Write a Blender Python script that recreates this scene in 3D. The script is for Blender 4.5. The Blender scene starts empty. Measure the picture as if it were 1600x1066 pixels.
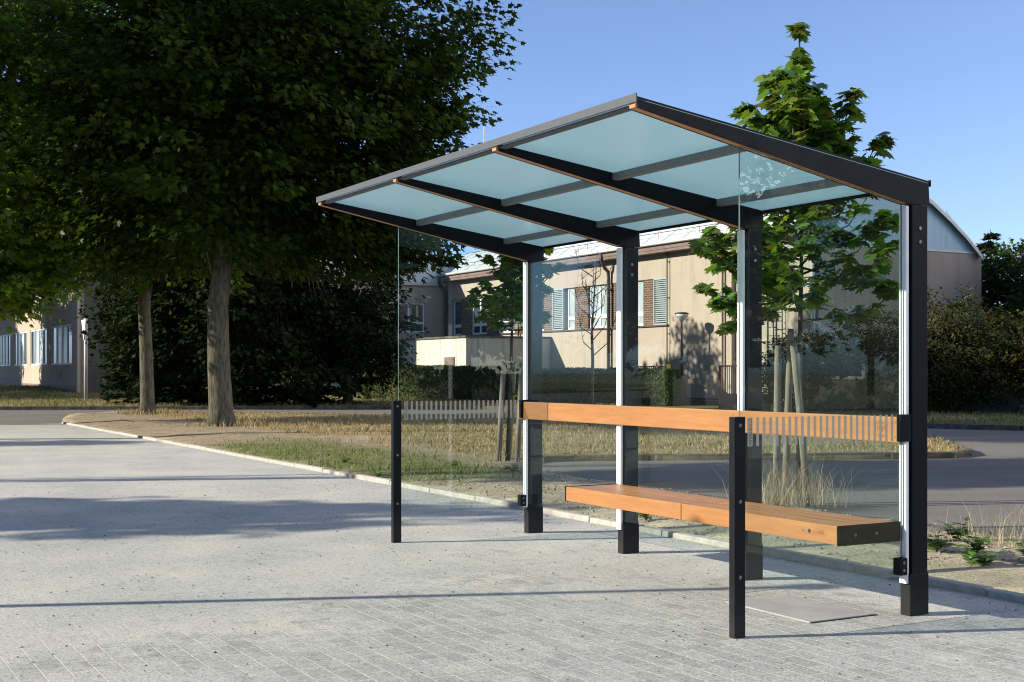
import bpy, bmesh, math, random
import numpy as np
from mathutils import Vector, Matrix, noise
from mathutils.geometry import delaunay_2d_cdt

random.seed(7)
RNG = np.random.default_rng(11)
SC = bpy.context.scene
COL = SC.collection
R = math.radians

# ------------------------------------------------------------------ camera, sky, sun, exposure
cam_d = bpy.data.cameras.new("camera")
cam = bpy.data.objects.new("camera", cam_d)
COL.objects.link(cam)
cam.location = (0, 0, 1.25)
cam.rotation_euler = (R(90), 0, 0)
cam_d.sensor_width = 36.0
cam_d.lens = 2022.0 / 1600.0 * 36.0
cam_d.shift_y = (580.8 - 533.0) / 1600.0
cam_d.clip_end = 3000
cam_d.clip_start = 0.05
SC.camera = cam

SUN_EL = R(23.6)
SUN_XY = (-math.cos(R(8.0)), -math.sin(R(8.0)))
world = bpy.data.worlds.new("World")
SC.world = world
world.use_nodes = True
wt = world.node_tree
wt.nodes.clear()
w_out = wt.nodes.new("ShaderNodeOutputWorld")
w_bg = wt.nodes.new("ShaderNodeBackground")
w_sky = wt.nodes.new("ShaderNodeTexSky")
w_sky.sky_type = 'NISHITA'
w_sky.sun_disc = False
w_sky.sun_elevation = SUN_EL
w_sky.sun_rotation = -math.atan2(SUN_XY[0], SUN_XY[1])
w_sky.altitude = 300
w_sky.air_density = 0.5
w_sky.dust_density = 1.5
w_sky.ozone_density = 2.6
w_bg.inputs['Strength'].default_value = 0.14
wt.links.new(w_sky.outputs[0], w_bg.inputs['Color'])
wt.links.new(w_bg.outputs[0], w_out.inputs['Surface'])

sun_d = bpy.data.lights.new("sun", 'SUN')
sun_d.energy = 5.0
sun_d.angle = R(0.53)
sun_d.color = (1.0, 0.90, 0.75)
sun = bpy.data.objects.new("sun", sun_d)
COL.objects.link(sun)
sdir = Vector((-SUN_XY[0] * math.cos(SUN_EL), -SUN_XY[1] * math.cos(SUN_EL), -math.sin(SUN_EL)))
sun.rotation_euler = sdir.to_track_quat('-Z', 'Y').to_euler()
sun.location = (-30, -8, 20)

SC.view_settings.view_transform = 'Standard'
SC.view_settings.look = 'None'
SC.view_settings.exposure = 1.02
SC.view_settings.gamma = 1
SC.render.engine = 'CYCLES'
SC.cycles.use_denoising = True
SC.cycles.denoising_prefilter = 'ACCURATE'
SC.cycles.filter_width = 1.1
SC.cycles.use_adaptive_sampling = False
SC.cycles.max_bounces = 8
SC.cycles.transparent_max_bounces = 24
SC.cycles.sample_clamp_indirect = 6

# ------------------------------------------------------------------ frames
ANG = 0.5125                      # heading of the shelter, kerb and school walls
ROTZ = ANG + math.pi / 2
UX, UY = -math.sin(ANG), math.cos(ANG)
VX, VY = -math.cos(ANG), -math.sin(ANG)
PX, PY = 2.0458, 6.6148           # ground point of the shelter's first post
CX, CY = 9.47, 40.04              # ground corner of the school


def loc(u, v):
    return (PX + UX * u + VX * v, PY + UY * u + VY * v)


def uv_of(x, y):
    dx, dy = x - PX, y - PY
    return dx * UX + dy * UY, dx * VX + dy * VY


def bloc(u, v):
    return (CX + UX * u + VX * v, CY + UY * u + VY * v)


# ------------------------------------------------------------------ materials
MATS = {}


def newmat(name):
    m = bpy.data.materials.new(name)
    m.use_nodes = True
    nt = m.node_tree
    nt.nodes.clear()
    out = nt.nodes.new("ShaderNodeOutputMaterial")
    MATS[name] = m
    return m, nt, out


def N(nt, t, **kw):
    n = nt.nodes.new(t)
    for k, v in kw.items():
        if k in n.inputs:
            n.inputs[k].default_value = v
        else:
            setattr(n, k, v)
    return n


def L(nt, a, b):
    nt.links.new(a, b)


def ramp(nt, fac, stops):
    r = nt.nodes.new("ShaderNodeValToRGB")
    e = r.color_ramp.elements
    while len(e) < len(stops):
        e.new(0.5)
    for el, (p, c) in zip(e, stops):
        el.position = p
        el.color = (*c, 1) if len(c) == 3 else c
    L(nt, fac, r.inputs[0])
    return r


def mix(nt, fac, a, b, mode='MIX'):
    m = nt.nodes.new("ShaderNodeMix")
    m.data_type = 'RGBA'
    m.blend_type = mode
    for s, v in ((0, fac), (6, a), (7, b)):
        if hasattr(v, 'is_output'):
            L(nt, v, m.inputs[s])
        elif s == 0:
            m.inputs[0].default_value = v
        else:
            m.inputs[s].default_value = (*v, 1)
    return m.outputs[2]


def coords(nt, scale=(1, 1, 1)):
    tc = nt.nodes.new("ShaderNodeTexCoord")
    mp = nt.nodes.new("ShaderNodeMapping")
    mp.inputs['Scale'].default_value = scale
    L(nt, tc.outputs['Object'], mp.inputs['Vector'])
    return mp.outputs[0]


def tnoise(nt, vec, scale, detail=4, rough=0.6):
    n = nt.nodes.new("ShaderNodeTexNoise")
    n.inputs['Scale'].default_value = scale
    n.inputs['Detail'].default_value = detail
    n.inputs['Roughness'].default_value = rough
    L(nt, vec, n.inputs['Vector'])
    return n.outputs['Fac']


def bump(nt, h, strength, dist):
    b = nt.nodes.new("ShaderNodeBump")
    b.inputs['Strength'].default_value = strength
    b.inputs['Distance'].default_value = dist
    L(nt, h, b.inputs['Height'])
    return b.outputs[0]


def principled(nt, out, col, rough, spec=0.5, metal=0.0, normal=None):
    p = nt.nodes.new("ShaderNodeBsdfPrincipled")
    if hasattr(col, 'is_output'):
        L(nt, col, p.inputs['Base Color'])
    else:
        p.inputs['Base Color'].default_value = (*col, 1)
    if hasattr(rough, 'is_output'):
        L(nt, rough, p.inputs['Roughness'])
    else:
        p.inputs['Roughness'].default_value = rough
    p.inputs['Specular IOR Level'].default_value = spec
    p.inputs['Metallic'].default_value = metal
    if normal is not None:
        L(nt, normal, p.inputs['Normal'])
    if out is not None:
        L(nt, p.outputs[0], out.inputs['Surface'])
    return p


def mat_noise(name, c1, c2, scale, rough=0.7, spec=0.3, metal=0.0, bs=0.2, bd=0.01, detail=6, stretch=(1, 1, 1), lo=0.35, hi=0.65):
    m, nt, out = newmat(name)
    v = coords(nt, stretch)
    f = tnoise(nt, v, scale, detail)
    c = ramp(nt, f, [(lo, c1), (hi, c2)])
    b = bump(nt, f, bs, bd) if bs else None
    principled(nt, out, c.outputs[0], rough, spec, metal, b)
    return m


def mat_render(name, c1, c2, grain, stain=(0.8, 0.8, 0.8), rough=0.9):
    """rendered masonry: large blotches, fine grain, vertical rain streaks"""
    m, nt, out = newmat(name)
    v = coords(nt)
    big = tnoise(nt, v, 0.7, 5)
    fine = tnoise(nt, v, grain, 3)
    vs = coords(nt, (3.0, 3.0, 0.25))
    st = tnoise(nt, vs, 1.3, 4)
    c = ramp(nt, big, [(0.3, c1), (0.7, c2)]).outputs[0]
    c = mix(nt, 1.0, c, ramp(nt, fine, [(0.3, (0.86, 0.86, 0.86)), (0.7, (1.08, 1.08, 1.08))]).outputs[0], 'MULTIPLY')
    c = mix(nt, 1.0, c, ramp(nt, st, [(0.32, stain), (0.5, (1, 1, 1))]).outputs[0], 'MULTIPLY')
    principled(nt, out, c, rough, 0.2, 0, bump(nt, fine, 0.5, 0.01))
    return m


def mat_wood(name, c1, c2, c3):
    m, nt, out = newmat(name)
    v = coords(nt, (1.2, 14, 14))
    n1 = tnoise(nt, v, 2.2, 6, 0.65)
    v2 = coords(nt, (3, 160, 160))
    n2 = tnoise(nt, v2, 1.5, 3)
    v3 = coords(nt, (0.9, 2.5, 2.5))
    n3 = tnoise(nt, v3, 1.7, 2)
    c = ramp(nt, n1, [(0.3, c1), (0.5, c2), (0.72, c3)]).outputs[0]
    c = mix(nt, 1.0, c, ramp(nt, n2, [(0.35, (0.92, 0.91, 0.90)), (0.6, (1.03, 1.03, 1.03))]).outputs[0], 'MULTIPLY')
    c = mix(nt, 1.0, c, ramp(nt, n3, [(0.3, (0.9, 0.88, 0.84)), (0.7, (1.06, 1.06, 1.08))]).outputs[0], 'MULTIPLY')
    oi = N(nt, "ShaderNodeObjectInfo")
    c = mix(nt, 1.0, c, ramp(nt, oi.outputs['Random'], [(0.0, (0.92, 0.91, 0.89)), (1.0, (1.06, 1.06, 1.06))]).outputs[0], 'MULTIPLY')
    principled(nt, out, c, 0.42, 0.4, 0, bump(nt, n2, 0.15, 0.002))
    return m


def mat_leaf(name, trans=0.3, rough=0.42, spec=0.4, tl=(2.2, 2.3, 0.8)):
    m, nt, out = newmat(name)
    a = nt.nodes.new("ShaderNodeVertexColor")
    a.layer_name = "tint"
    p = principled(nt, None, a.outputs[0], rough, spec)
    t = nt.nodes.new("ShaderNodeBsdfTranslucent")
    c = mix(nt, 1.0, a.outputs[0], tl, 'MULTIPLY')
    L(nt, c, t.inputs[0])
    ms = nt.nodes.new("ShaderNodeMixShader")
    ms.inputs[0].default_value = trans
    L(nt, p.outputs[0], ms.inputs[1])
    L(nt, t.outputs[0], ms.inputs[2])
    L(nt, ms.outputs[0], out.inputs['Surface'])
    return m


def fresnel(nt, ior=1.5):
    """same reflectance on both faces of a sheet"""
    geo = N(nt, "ShaderNodeNewGeometry")
    mr = N(nt, "ShaderNodeMapRange")
    L(nt, geo.outputs['Backfacing'], mr.inputs[0])
    mr.inputs[3].default_value = ior
    mr.inputs[4].default_value = 1.0 / ior
    fr = N(nt, "ShaderNodeFresnel")
    L(nt, mr.outputs[0], fr.inputs['IOR'])
    return fr


def mat_glass(name, tint, spec_rough=0.0, dust=0.0, dustcol=(0.5, 0.5, 0.48)):
    m, nt, out = newmat(name)
    tr = N(nt, "ShaderNodeBsdfTransparent")
    tr.inputs[0].default_value = (*tint, 1)
    gl = N(nt, "ShaderNodeBsdfGlossy")
    gl.inputs['Roughness'].default_value = spec_rough
    gl.inputs['Color'].default_value = (0.52, 0.57, 0.57, 1)
    fr = fresnel(nt)
    ms = N(nt, "ShaderNodeMixShader")
    L(nt, fr.outputs[0], ms.inputs[0])
    L(nt, tr.outputs[0], ms.inputs[1])
    L(nt, gl.outputs[0], ms.inputs[2])
    last = ms.outputs[0]
    if dust:
        v = coords(nt)
        n = tnoise(nt, v, 2.5, 6)
        n2 = tnoise(nt, v, 240, 1)
        d1 = ramp(nt, n, [(0.35, (0, 0, 0)), (0.8, (dust, dust, dust))]).outputs[0]
        d2 = ramp(nt, n2, [(0.74, (0, 0, 0)), (0.8, (0.05, 0.05, 0.05))]).outputs[0]
        dd = mix(nt, 1.0, d1, d2, 'ADD')
        df = N(nt, "ShaderNodeBsdfDiffuse")
        df.inputs[0].default_value = (*dustcol, 1)
        m2 = N(nt, "ShaderNodeMixShader")
        L(nt, dd, m2.inputs[0])
        L(nt, last, m2.inputs[1])
        L(nt, df.outputs[0], m2.inputs[2])
        last = m2.outputs[0]
    L(nt, last, out.inputs['Surface'])
    return m




def mat_steel():
    m, nt, out = newmat('anthracite_steel')
    v = coords(nt)
    f = tnoise(nt, v, 60, 4)
    d = tnoise(nt, v, 9, 5, 0.7)
    c = ramp(nt, f, [(0.35, (0.0058, 0.0066, 0.0092)), (0.65, (0.0076, 0.0086, 0.0115))]).outputs[0]
    sep = N(nt, "ShaderNodeSeparateXYZ")
    L(nt, v, sep.inputs[0])
    mr = N(nt, "ShaderNodeMapRange")
    L(nt, sep.outputs[2], mr.inputs[0])
    mr.inputs[1].default_value = 0.0; mr.inputs[2].default_value = 0.28; mr.inputs[3].default_value = 0.2; mr.inputs[4].default_value = 0.0
    ad = N(nt, "ShaderNodeMath", operation='MULTIPLY'); L(nt, mr.outputs[0], ad.inputs[0]); L(nt, d, ad.inputs[1])
    c = mix(nt, ad.outputs[0], c, (0.16, 0.15, 0.13))
    rr = ramp(nt, d, [(0.3, (0.42, 0.42, 0.42)), (0.7, (0.6, 0.6, 0.6))])
    principled(nt, out, c, rr.outputs[0], 0.10)
    return m


STEEL = mat_steel()
STEELG = mat_noise('grey_steel', (0.10, 0.115, 0.12), (0.13, 0.145, 0.15), 60, rough=0.45, spec=0.5, bs=0.05, bd=0.001)
EDGE = mat_noise('edge_profile_grey', (0.058, 0.066, 0.074), (0.07, 0.078, 0.088), 50, rough=0.5, spec=0.3, bs=0)
ALU = mat_noise('white_aluminium', (0.66, 0.67, 0.68), (0.72, 0.73, 0.74), 30, rough=0.35, spec=0.5, bs=0.0)
BOLT = mat_noise('bolt_steel', (0.13, 0.13, 0.14), (0.22, 0.22, 0.22), 40, rough=0.35, spec=0.5, metal=0.8, bs=0)
SHINY = mat_noise('polished_black', (0.004, 0.006, 0.0055), (0.006, 0.008, 0.0075), 20, rough=0.16, spec=0.05, bs=0)
WOOD = mat_wood('oiled_hardwood', (0.275, 0.123, 0.040), (0.315, 0.148, 0.051), (0.36, 0.177, 0.065))
WOODCORE = mat_wood('beam_wood', (0.36, 0.16, 0.06), (0.42, 0.20, 0.08), (0.48, 0.25, 0.11))
ENGRAVE = mat_noise('engraved_wood', (0.17, 0.062, 0.018), (0.21, 0.08, 0.024), 50, bs=0)
GLASS = mat_glass('clear_glass', (0.93, 0.975, 0.97), 0.0, 0.006)
GLASSEDGE = mat_noise('glass_edge', (0.05, 0.095, 0.085), (0.07, 0.125, 0.11), 20, rough=0.15, spec=0.6, bs=0)
PANE = mat_noise('window_glass', (0.02, 0.03, 0.04), (0.06, 0.07, 0.08), 0.8, rough=0.05, spec=0.8, bs=0)
CURTAIN = mat_noise('window_curtain', (0.27, 0.34, 0.36), (0.42, 0.47, 0.48), 1.6, rough=0.25, spec=0.6, bs=0, stretch=(3, 3, 0.4))
WHITE = mat_noise('white_paint', (0.72, 0.73, 0.74), (0.8, 0.8, 0.8), 12, rough=0.45, bs=0)
LOUVER = mat_noise('louver_grey', (0.30, 0.34, 0.36), (0.36, 0.40, 0.42), 10, rough=0.5, bs=0)
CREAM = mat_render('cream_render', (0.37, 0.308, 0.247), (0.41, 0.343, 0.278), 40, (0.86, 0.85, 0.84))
GREYREND = mat_render('grey_render', (0.20, 0.175, 0.15), (0.245, 0.215, 0.185), 40, (0.6, 0.6, 0.6))
PLASTERD = mat_render('dull_shaded_plaster', (0.07, 0.066, 0.06), (0.10, 0.094, 0.085), 30)  # dull garden wall tone; also imitates shade on the block's end wall
WINGREND = mat_render('wing_render', (0.38, 0.325, 0.262), (0.44, 0.38, 0.31), 40, (0.7, 0.7, 0.7))
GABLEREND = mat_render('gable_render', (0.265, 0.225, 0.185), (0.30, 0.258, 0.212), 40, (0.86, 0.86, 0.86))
WHITEREND = mat_render('white_render', (0.46, 0.45, 0.405), (0.55, 0.54, 0.49), 30, (0.62, 0.63, 0.64))
FASCIA = mat_noise('fascia_brown', (0.15, 0.10, 0.088), (0.20, 0.14, 0.123), 3, rough=0.6, bs=0.1)
PIPE = mat_noise('pipe_brown', (0.075, 0.045, 0.04), (0.11, 0.07, 0.06), 6, rough=0.5, bs=0.05)
PIPEG = mat_noise('pipe_grey', (0.36, 0.37, 0.36), (0.46, 0.46, 0.45), 6, rough=0.5, bs=0.05)
ROOFSHEET = mat_noise('roof_sheet', (0.44, 0.48, 0.49), (0.50, 0.54, 0.55), 1.2, rough=0.38, spec=0.5, bs=0.05, stretch=(1, 3, 3))
GABLE = mat_noise('gable_sheet', (0.22, 0.34, 0.40), (0.27, 0.40, 0.46), 1.5, rough=0.6, bs=0.05, stretch=(4, 4, 0.5))
IRON = mat_noise('dark_iron', (0.02, 0.02, 0.02), (0.04, 0.038, 0.035), 30, rough=0.6, bs=0.1)
BARK = mat_noise('maple_bark', (0.04, 0.039, 0.029), (0.115, 0.11, 0.078), 9, rough=0.95, spec=0.1, bs=1.0, bd=0.03, stretch=(2.2, 2.2, 0.45), detail=9)
BARKD = mat_noise('dark_bark', (0.05, 0.042, 0.033), (0.12, 0.10, 0.075), 10, rough=0.95, spec=0.1, bs=0.8, bd=0.02, stretch=(2, 2, 0.5))
STAKE = mat_noise('weathered_stake', (0.13, 0.112, 0.088), (0.23, 0.20, 0.16), 7, rough=0.9, spec=0.1, bs=0.5, bd=0.006, stretch=(5, 5, 0.6))
CONC = mat_noise('concrete', (0.27, 0.26, 0.23), (0.38, 0.365, 0.325), 14, rough=0.95, spec=0.15, bs=0.5, bd=0.008, detail=8)
CONCD = mat_noise('old_kerb', (0.06, 0.055, 0.046), (0.15, 0.138, 0.118), 5, rough=0.95, spec=0.15, bs=0.6, bd=0.02, detail=8)
LEAF = mat_leaf('maple_leaf', 0.2, 0.45, 0.07)
LEAFD = mat_leaf('dark_leaf', 0.06, 0.7, 0.04)
LEAFY = mat_leaf('young_maple_leaf', 0.28, 0.38, 0.45)
BLADE = mat_leaf('grass_blade', 0.3, 0.8, 0.1, (1.0, 1.0, 0.95))
STONE = mat_noise('pebble', (0.22, 0.20, 0.17), (0.5, 0.47, 0.41), 9, rough=0.95, spec=0.1, bs=0.2)
YELLOW = mat_noise('warning_yellow', (0.75, 0.55, 0.06), (0.8, 0.6, 0.08), 9, bs=0)
GATE = mat_noise('gate_brown', (0.22, 0.12, 0.085), (0.28, 0.155, 0.11), 9, rough=0.6, bs=0.1)
LAMPW = mat_noise('lamp_shade_white', (0.55, 0.55, 0.52), (0.66, 0.66, 0.62), 9, rough=0.4, bs=0)


def mat_brick():
    m, nt, out = newmat('brick_facing')
    tc = nt.nodes.new("ShaderNodeTexCoord")
    sx = nt.nodes.new("ShaderNodeSeparateXYZ")
    L(nt, tc.outputs['Object'], sx.inputs[0])
    cx = nt.nodes.new("ShaderNodeCombineXYZ")
    L(nt, sx.outputs[0], cx.inputs[0])
    L(nt, sx.outputs[2], cx.inputs[1])
    b = nt.nodes.new("ShaderNodeTexBrick")
    b.inputs['Scale'].default_value = 1
    b.inputs['Brick Width'].default_value = 0.26
    b.inputs['Row Height'].default_value = 0.085
    b.inputs['Mortar Size'].default_value = 0.012
    b.inputs['Color1'].default_value = (0.075, 0.040, 0.029, 1)
    b.inputs['Color2'].default_value = (0.14, 0.075, 0.054, 1)
    b.inputs['Mortar'].default_value = (0.22, 0.185, 0.15, 1)
    L(nt, cx.outputs[0], b.inputs[0])
    principled(nt, out, b.outputs[0], 0.9, 0.2, 0, bump(nt, b.outputs['Fac'], -0.5, 0.01))
    return m


BRICK = mat_brick()


def mat_roofglass():
    m, nt, out = newmat('frosted_glass')
    t = N(nt, "ShaderNodeBsdfTranslucent")
    t.inputs[0].default_value = (0.36, 0.63, 0.68, 1)
    d = N(nt, "ShaderNodeBsdfDiffuse")
    d.inputs[0].default_value = (0.16, 0.26, 0.28, 1)
    a = N(nt, "ShaderNodeMixShader")
    a.inputs[0].default_value = 0.30
    L(nt, t.outputs[0], a.inputs[1])
    L(nt, d.outputs[0], a.inputs[2])
    g = N(nt, "ShaderNodeBsdfGlossy")
    g.inputs['Roughness'].default_value = 0.28
    fr = fresnel(nt)
    b = N(nt, "ShaderNodeMixShader")
    L(nt, fr.outputs[0], b.inputs[0])
    L(nt, a.outputs[0], b.inputs[1])
    L(nt, g.outputs[0], b.inputs[2])
    L(nt, b.outputs[0], out.inputs['Surface'])
    return m


ROOFGLASS = mat_roofglass()
CLEARTOP = mat_glass('clear_top', (0.97, 0.99, 0.99))


def mat_stripe():
    m, nt, out = newmat('frosted_stripe')
    t = N(nt, "ShaderNodeBsdfTransparent")
    d = N(nt, "ShaderNodeBsdfDiffuse")
    d.inputs[0].default_value = (0.27, 0.27, 0.25, 1)
    tl = N(nt, "ShaderNodeBsdfTranslucent")
    tl.inputs[0].default_value = (0.30, 0.31, 0.29, 1)
    a = N(nt, "ShaderNodeMixShader")
    a.inputs[0].default_value = 0.5
    L(nt, d.outputs[0], a.inputs[1])
    L(nt, tl.outputs[0], a.inputs[2])
    b = N(nt, "ShaderNodeMixShader")
    b.inputs[0].default_value = 0.90
    L(nt, t.outputs[0], b.inputs[1])
    L(nt, a.outputs[0], b.inputs[2])
    L(nt, b.outputs[0], out.inputs['Surface'])
    return m


STRIPE = mat_stripe()


def mat_pavement():
    m, nt, out = newmat('paving_blocks')
    v = coords(nt)
    # slight wander of the courses
    wob = N(nt, "ShaderNodeTexNoise")
    wob.inputs['Scale'].default_value = 1.4
    L(nt, v, wob.inputs['Vector'])
    sub = N(nt, "ShaderNodeVectorMath", operation='SUBTRACT')
    L(nt, wob.outputs['Color'], sub.inputs[0])
    sub.inputs[1].default_value = (0.5, 0.5, 0.5)
    sc = N(nt, "ShaderNodeVectorMath", operation='SCALE')
    L(nt, sub.outputs[0], sc.inputs[0])
    sc.inputs['Scale'].default_value = 0.012
    add = N(nt, "ShaderNodeVectorMath", operation='ADD')
    L(nt, v, add.inputs[0])
    L(nt, sc.outputs[0], add.inputs[1])
    b = N(nt, "ShaderNodeTexBrick")
    b.offset = 0.5
    b.inputs['Scale'].default_value = 1
    b.inputs['Brick Width'].default_value = 0.205
    b.inputs['Row Height'].default_value = 0.105
    b.inputs['Mortar Size'].default_value = 0.0042
    b.inputs['Mortar Smooth'].default_value = 0.35
    b.inputs['Bias'].default_value = 0.0
    b.inputs['Color1'].default_value = (0.225, 0.235, 0.23, 1)
    b.inputs['Color2'].default_value = (0.285, 0.297, 0.29, 1)
    b.inputs['Mortar'].default_value = (0.40, 0.385, 0.33, 1)
    L(nt, add.outputs[0], b.inputs[0])
    # dark shadow gap on the short joints is left to bump; grit over everything
    grit = tnoise(nt, v, 72, 4, 0.8)
    grit2 = tnoise(nt, v, 24, 5, 0.8)
    speck = ramp(nt, grit, [(0.30, (0.38, 0.38, 0.39)), (0.46, (1, 1, 1)), (0.68, (1.45, 1.43, 1.32))]).outputs[0]
    speck2 = ramp(nt, grit2, [(0.27, (0.5, 0.5, 0.52)), (0.45, (1, 1, 1)), (0.75, (1.26, 1.25, 1.18))]).outputs[0]
    patch = tnoise(nt, v, 0.75, 5, 0.62)
    patch2 = tnoise(nt, v, 5.5, 5, 0.65)
    sandc = ramp(nt, tnoise(nt, coords(nt), 1.1, 5), [(0.3, (0.29, 0.30, 0.294)), (0.5, (0.35, 0.355, 0.338)), (0.72, (0.425, 0.415, 0.37))]).outputs[0]
    # sand cover mask: swept clean near the shelter and the lower edges
    mth = N(nt, "ShaderNodeMath", operation='MULTIPLY_ADD')
    L(nt, patch2, mth.inputs[0])
    mth.inputs[1].default_value = 0.75
    L(nt, patch, mth.inputs[2])
    sep = N(nt, "ShaderNodeSeparateXYZ")
    L(nt, v, sep.inputs[0])
    # swept-clean area around the shelter: falls off with distance from u=1, v=1
    du = N(nt, "ShaderNodeMath", operation='SUBTRACT'); L(nt, sep.outputs[0], du.inputs[0]); du.inputs[1].default_value = -1.2
    dv = N(nt, "ShaderNodeMath", operation='SUBTRACT'); L(nt, sep.outputs[1], dv.inputs[0]); dv.inputs[1].default_value = 1.5
    cmb = N(nt, "ShaderNodeCombineXYZ"); L(nt, du.outputs[0], cmb.inputs[0]); L(nt, dv.outputs[0], cmb.inputs[1])
    ln = N(nt, "ShaderNodeVectorMath", operation='LENGTH'); L(nt, cmb.outputs[0], ln.inputs[0])
    mr = N(nt, "ShaderNodeMapRange"); L(nt, ln.outputs['Value'], mr.inputs[0])
    mr.inputs[1].default_value = 1.0; mr.inputs[2].default_value = 4.7; mr.inputs[3].default_value = -0.16; mr.inputs[4].default_value = 0.15
    mm = N(nt, "ShaderNodeMath", operation='ADD'); L(nt, mth.outputs[0], mm.inputs[0]); L(nt, mr.outputs[0], mm.inputs[1])
    mask = ramp(nt, mm.outputs[0], [(0.76, (0, 0, 0)), (0.95, (0.84, 0.84, 0.84))]).outputs[0]
    c = mix(nt, mask, b.outputs[0], sandc)
    c = mix(nt, 1.0, c, speck, 'MULTIPLY')
    c = mix(nt, 1.0, c, speck2, 'MULTIPLY')
    inv = N(nt, "ShaderNodeMath", operation='SUBTRACT'); inv.inputs[0].default_value = 1.0; L(nt, mask, inv.inputs[1])
    hb = N(nt, "ShaderNodeMath", operation='MULTIPLY'); L(nt, b.outputs['Fac'], hb.inputs[0]); L(nt, inv.outputs[0], hb.inputs[1])
    h2 = N(nt, "ShaderNodeMath", operation='MULTIPLY_ADD'); L(nt, hb.outputs[0], h2.inputs[0]); h2.inputs[1].default_value = -0.9
    L(nt, grit, h2.inputs[2])
    principled(nt, out, c, 0.93, 0.15, 0, bump(nt, h2.outputs[0], 0.55, 0.006))
    return m


PAVE = mat_pavement()


def mat_asphalt():
    m, nt, out = newmat('asphalt')
    v = coords(nt)
    f = tnoise(nt, v, 140, 2)
    g = tnoise(nt, v, 0.5, 5)
    w = tnoise(nt, coords(nt, (0.15, 1.6, 1)), 0.9, 4)
    c = ramp(nt, g, [(0.3, (0.125, 0.117, 0.105)), (0.7, (0.17, 0.16, 0.143))]).outputs[0]
    c = mix(nt, 1.0, c, ramp(nt, f, [(0.3, (0.7, 0.7, 0.7)), (0.7, (1.25, 1.25, 1.25))]).outputs[0], 'MULTIPLY')
    c = mix(nt, 1.0, c, ramp(nt, w, [(0.35, (0.86, 0.86, 0.86)), (0.6, (1.04, 1.04, 1.03))]).outputs[0], 'MULTIPLY')
    principled(nt, out, c, 0.9, 0.2, 0, bump(nt, f, 0.4, 0.006))
    return m


ASPHALT = mat_asphalt()


def mat_soil():
    m, nt, out = newmat('soil')
    a = nt.nodes.new("ShaderNodeVertexColor")
    a.layer_name = "tint"
    v = coords(nt)
    f = tnoise(nt, v, 38, 5, 0.75)
    g = tnoise(nt, v, 4, 5)
    c = mix(nt, 1.0, a.outputs[0], ramp(nt, f, [(0.3, (0.5, 0.48, 0.46)), (0.5, (1, 1, 1)), (0.7, (1.4, 1.38, 1.34))]).outputs[0], 'MULTIPLY')
    c = mix(nt, 1.0, c, ramp(nt, g, [(0.3, (0.75, 0.74, 0.72)), (0.7, (1.15, 1.15, 1.13))]).outputs[0], 'MULTIPLY')
    principled(nt, out, c, 0.97, 0.1, 0, bump(nt, f, 0.9, 0.02))
    return m


SOIL = mat_soil()


# ------------------------------------------------------------------ object helpers
def link(o, parent=None):
    COL.objects.link(o)
    if parent is not None:
        o.parent = parent
    return o


def tag(o, label=None, cat=None, group=None, kind=None):
    if label: o['label'] = label
    if cat: o['category'] = cat
    if group: o['group'] = group
    if kind: o['kind'] = kind
    return o


def empty(name, x, y, z=0.0, rz=0.0):
    o = bpy.data.objects.new(name, None)
    o.empty_display_size = 0.3
    o.location = (x, y, z)
    o.rotation_euler = (0, 0, rz)
    return link(o)


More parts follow.
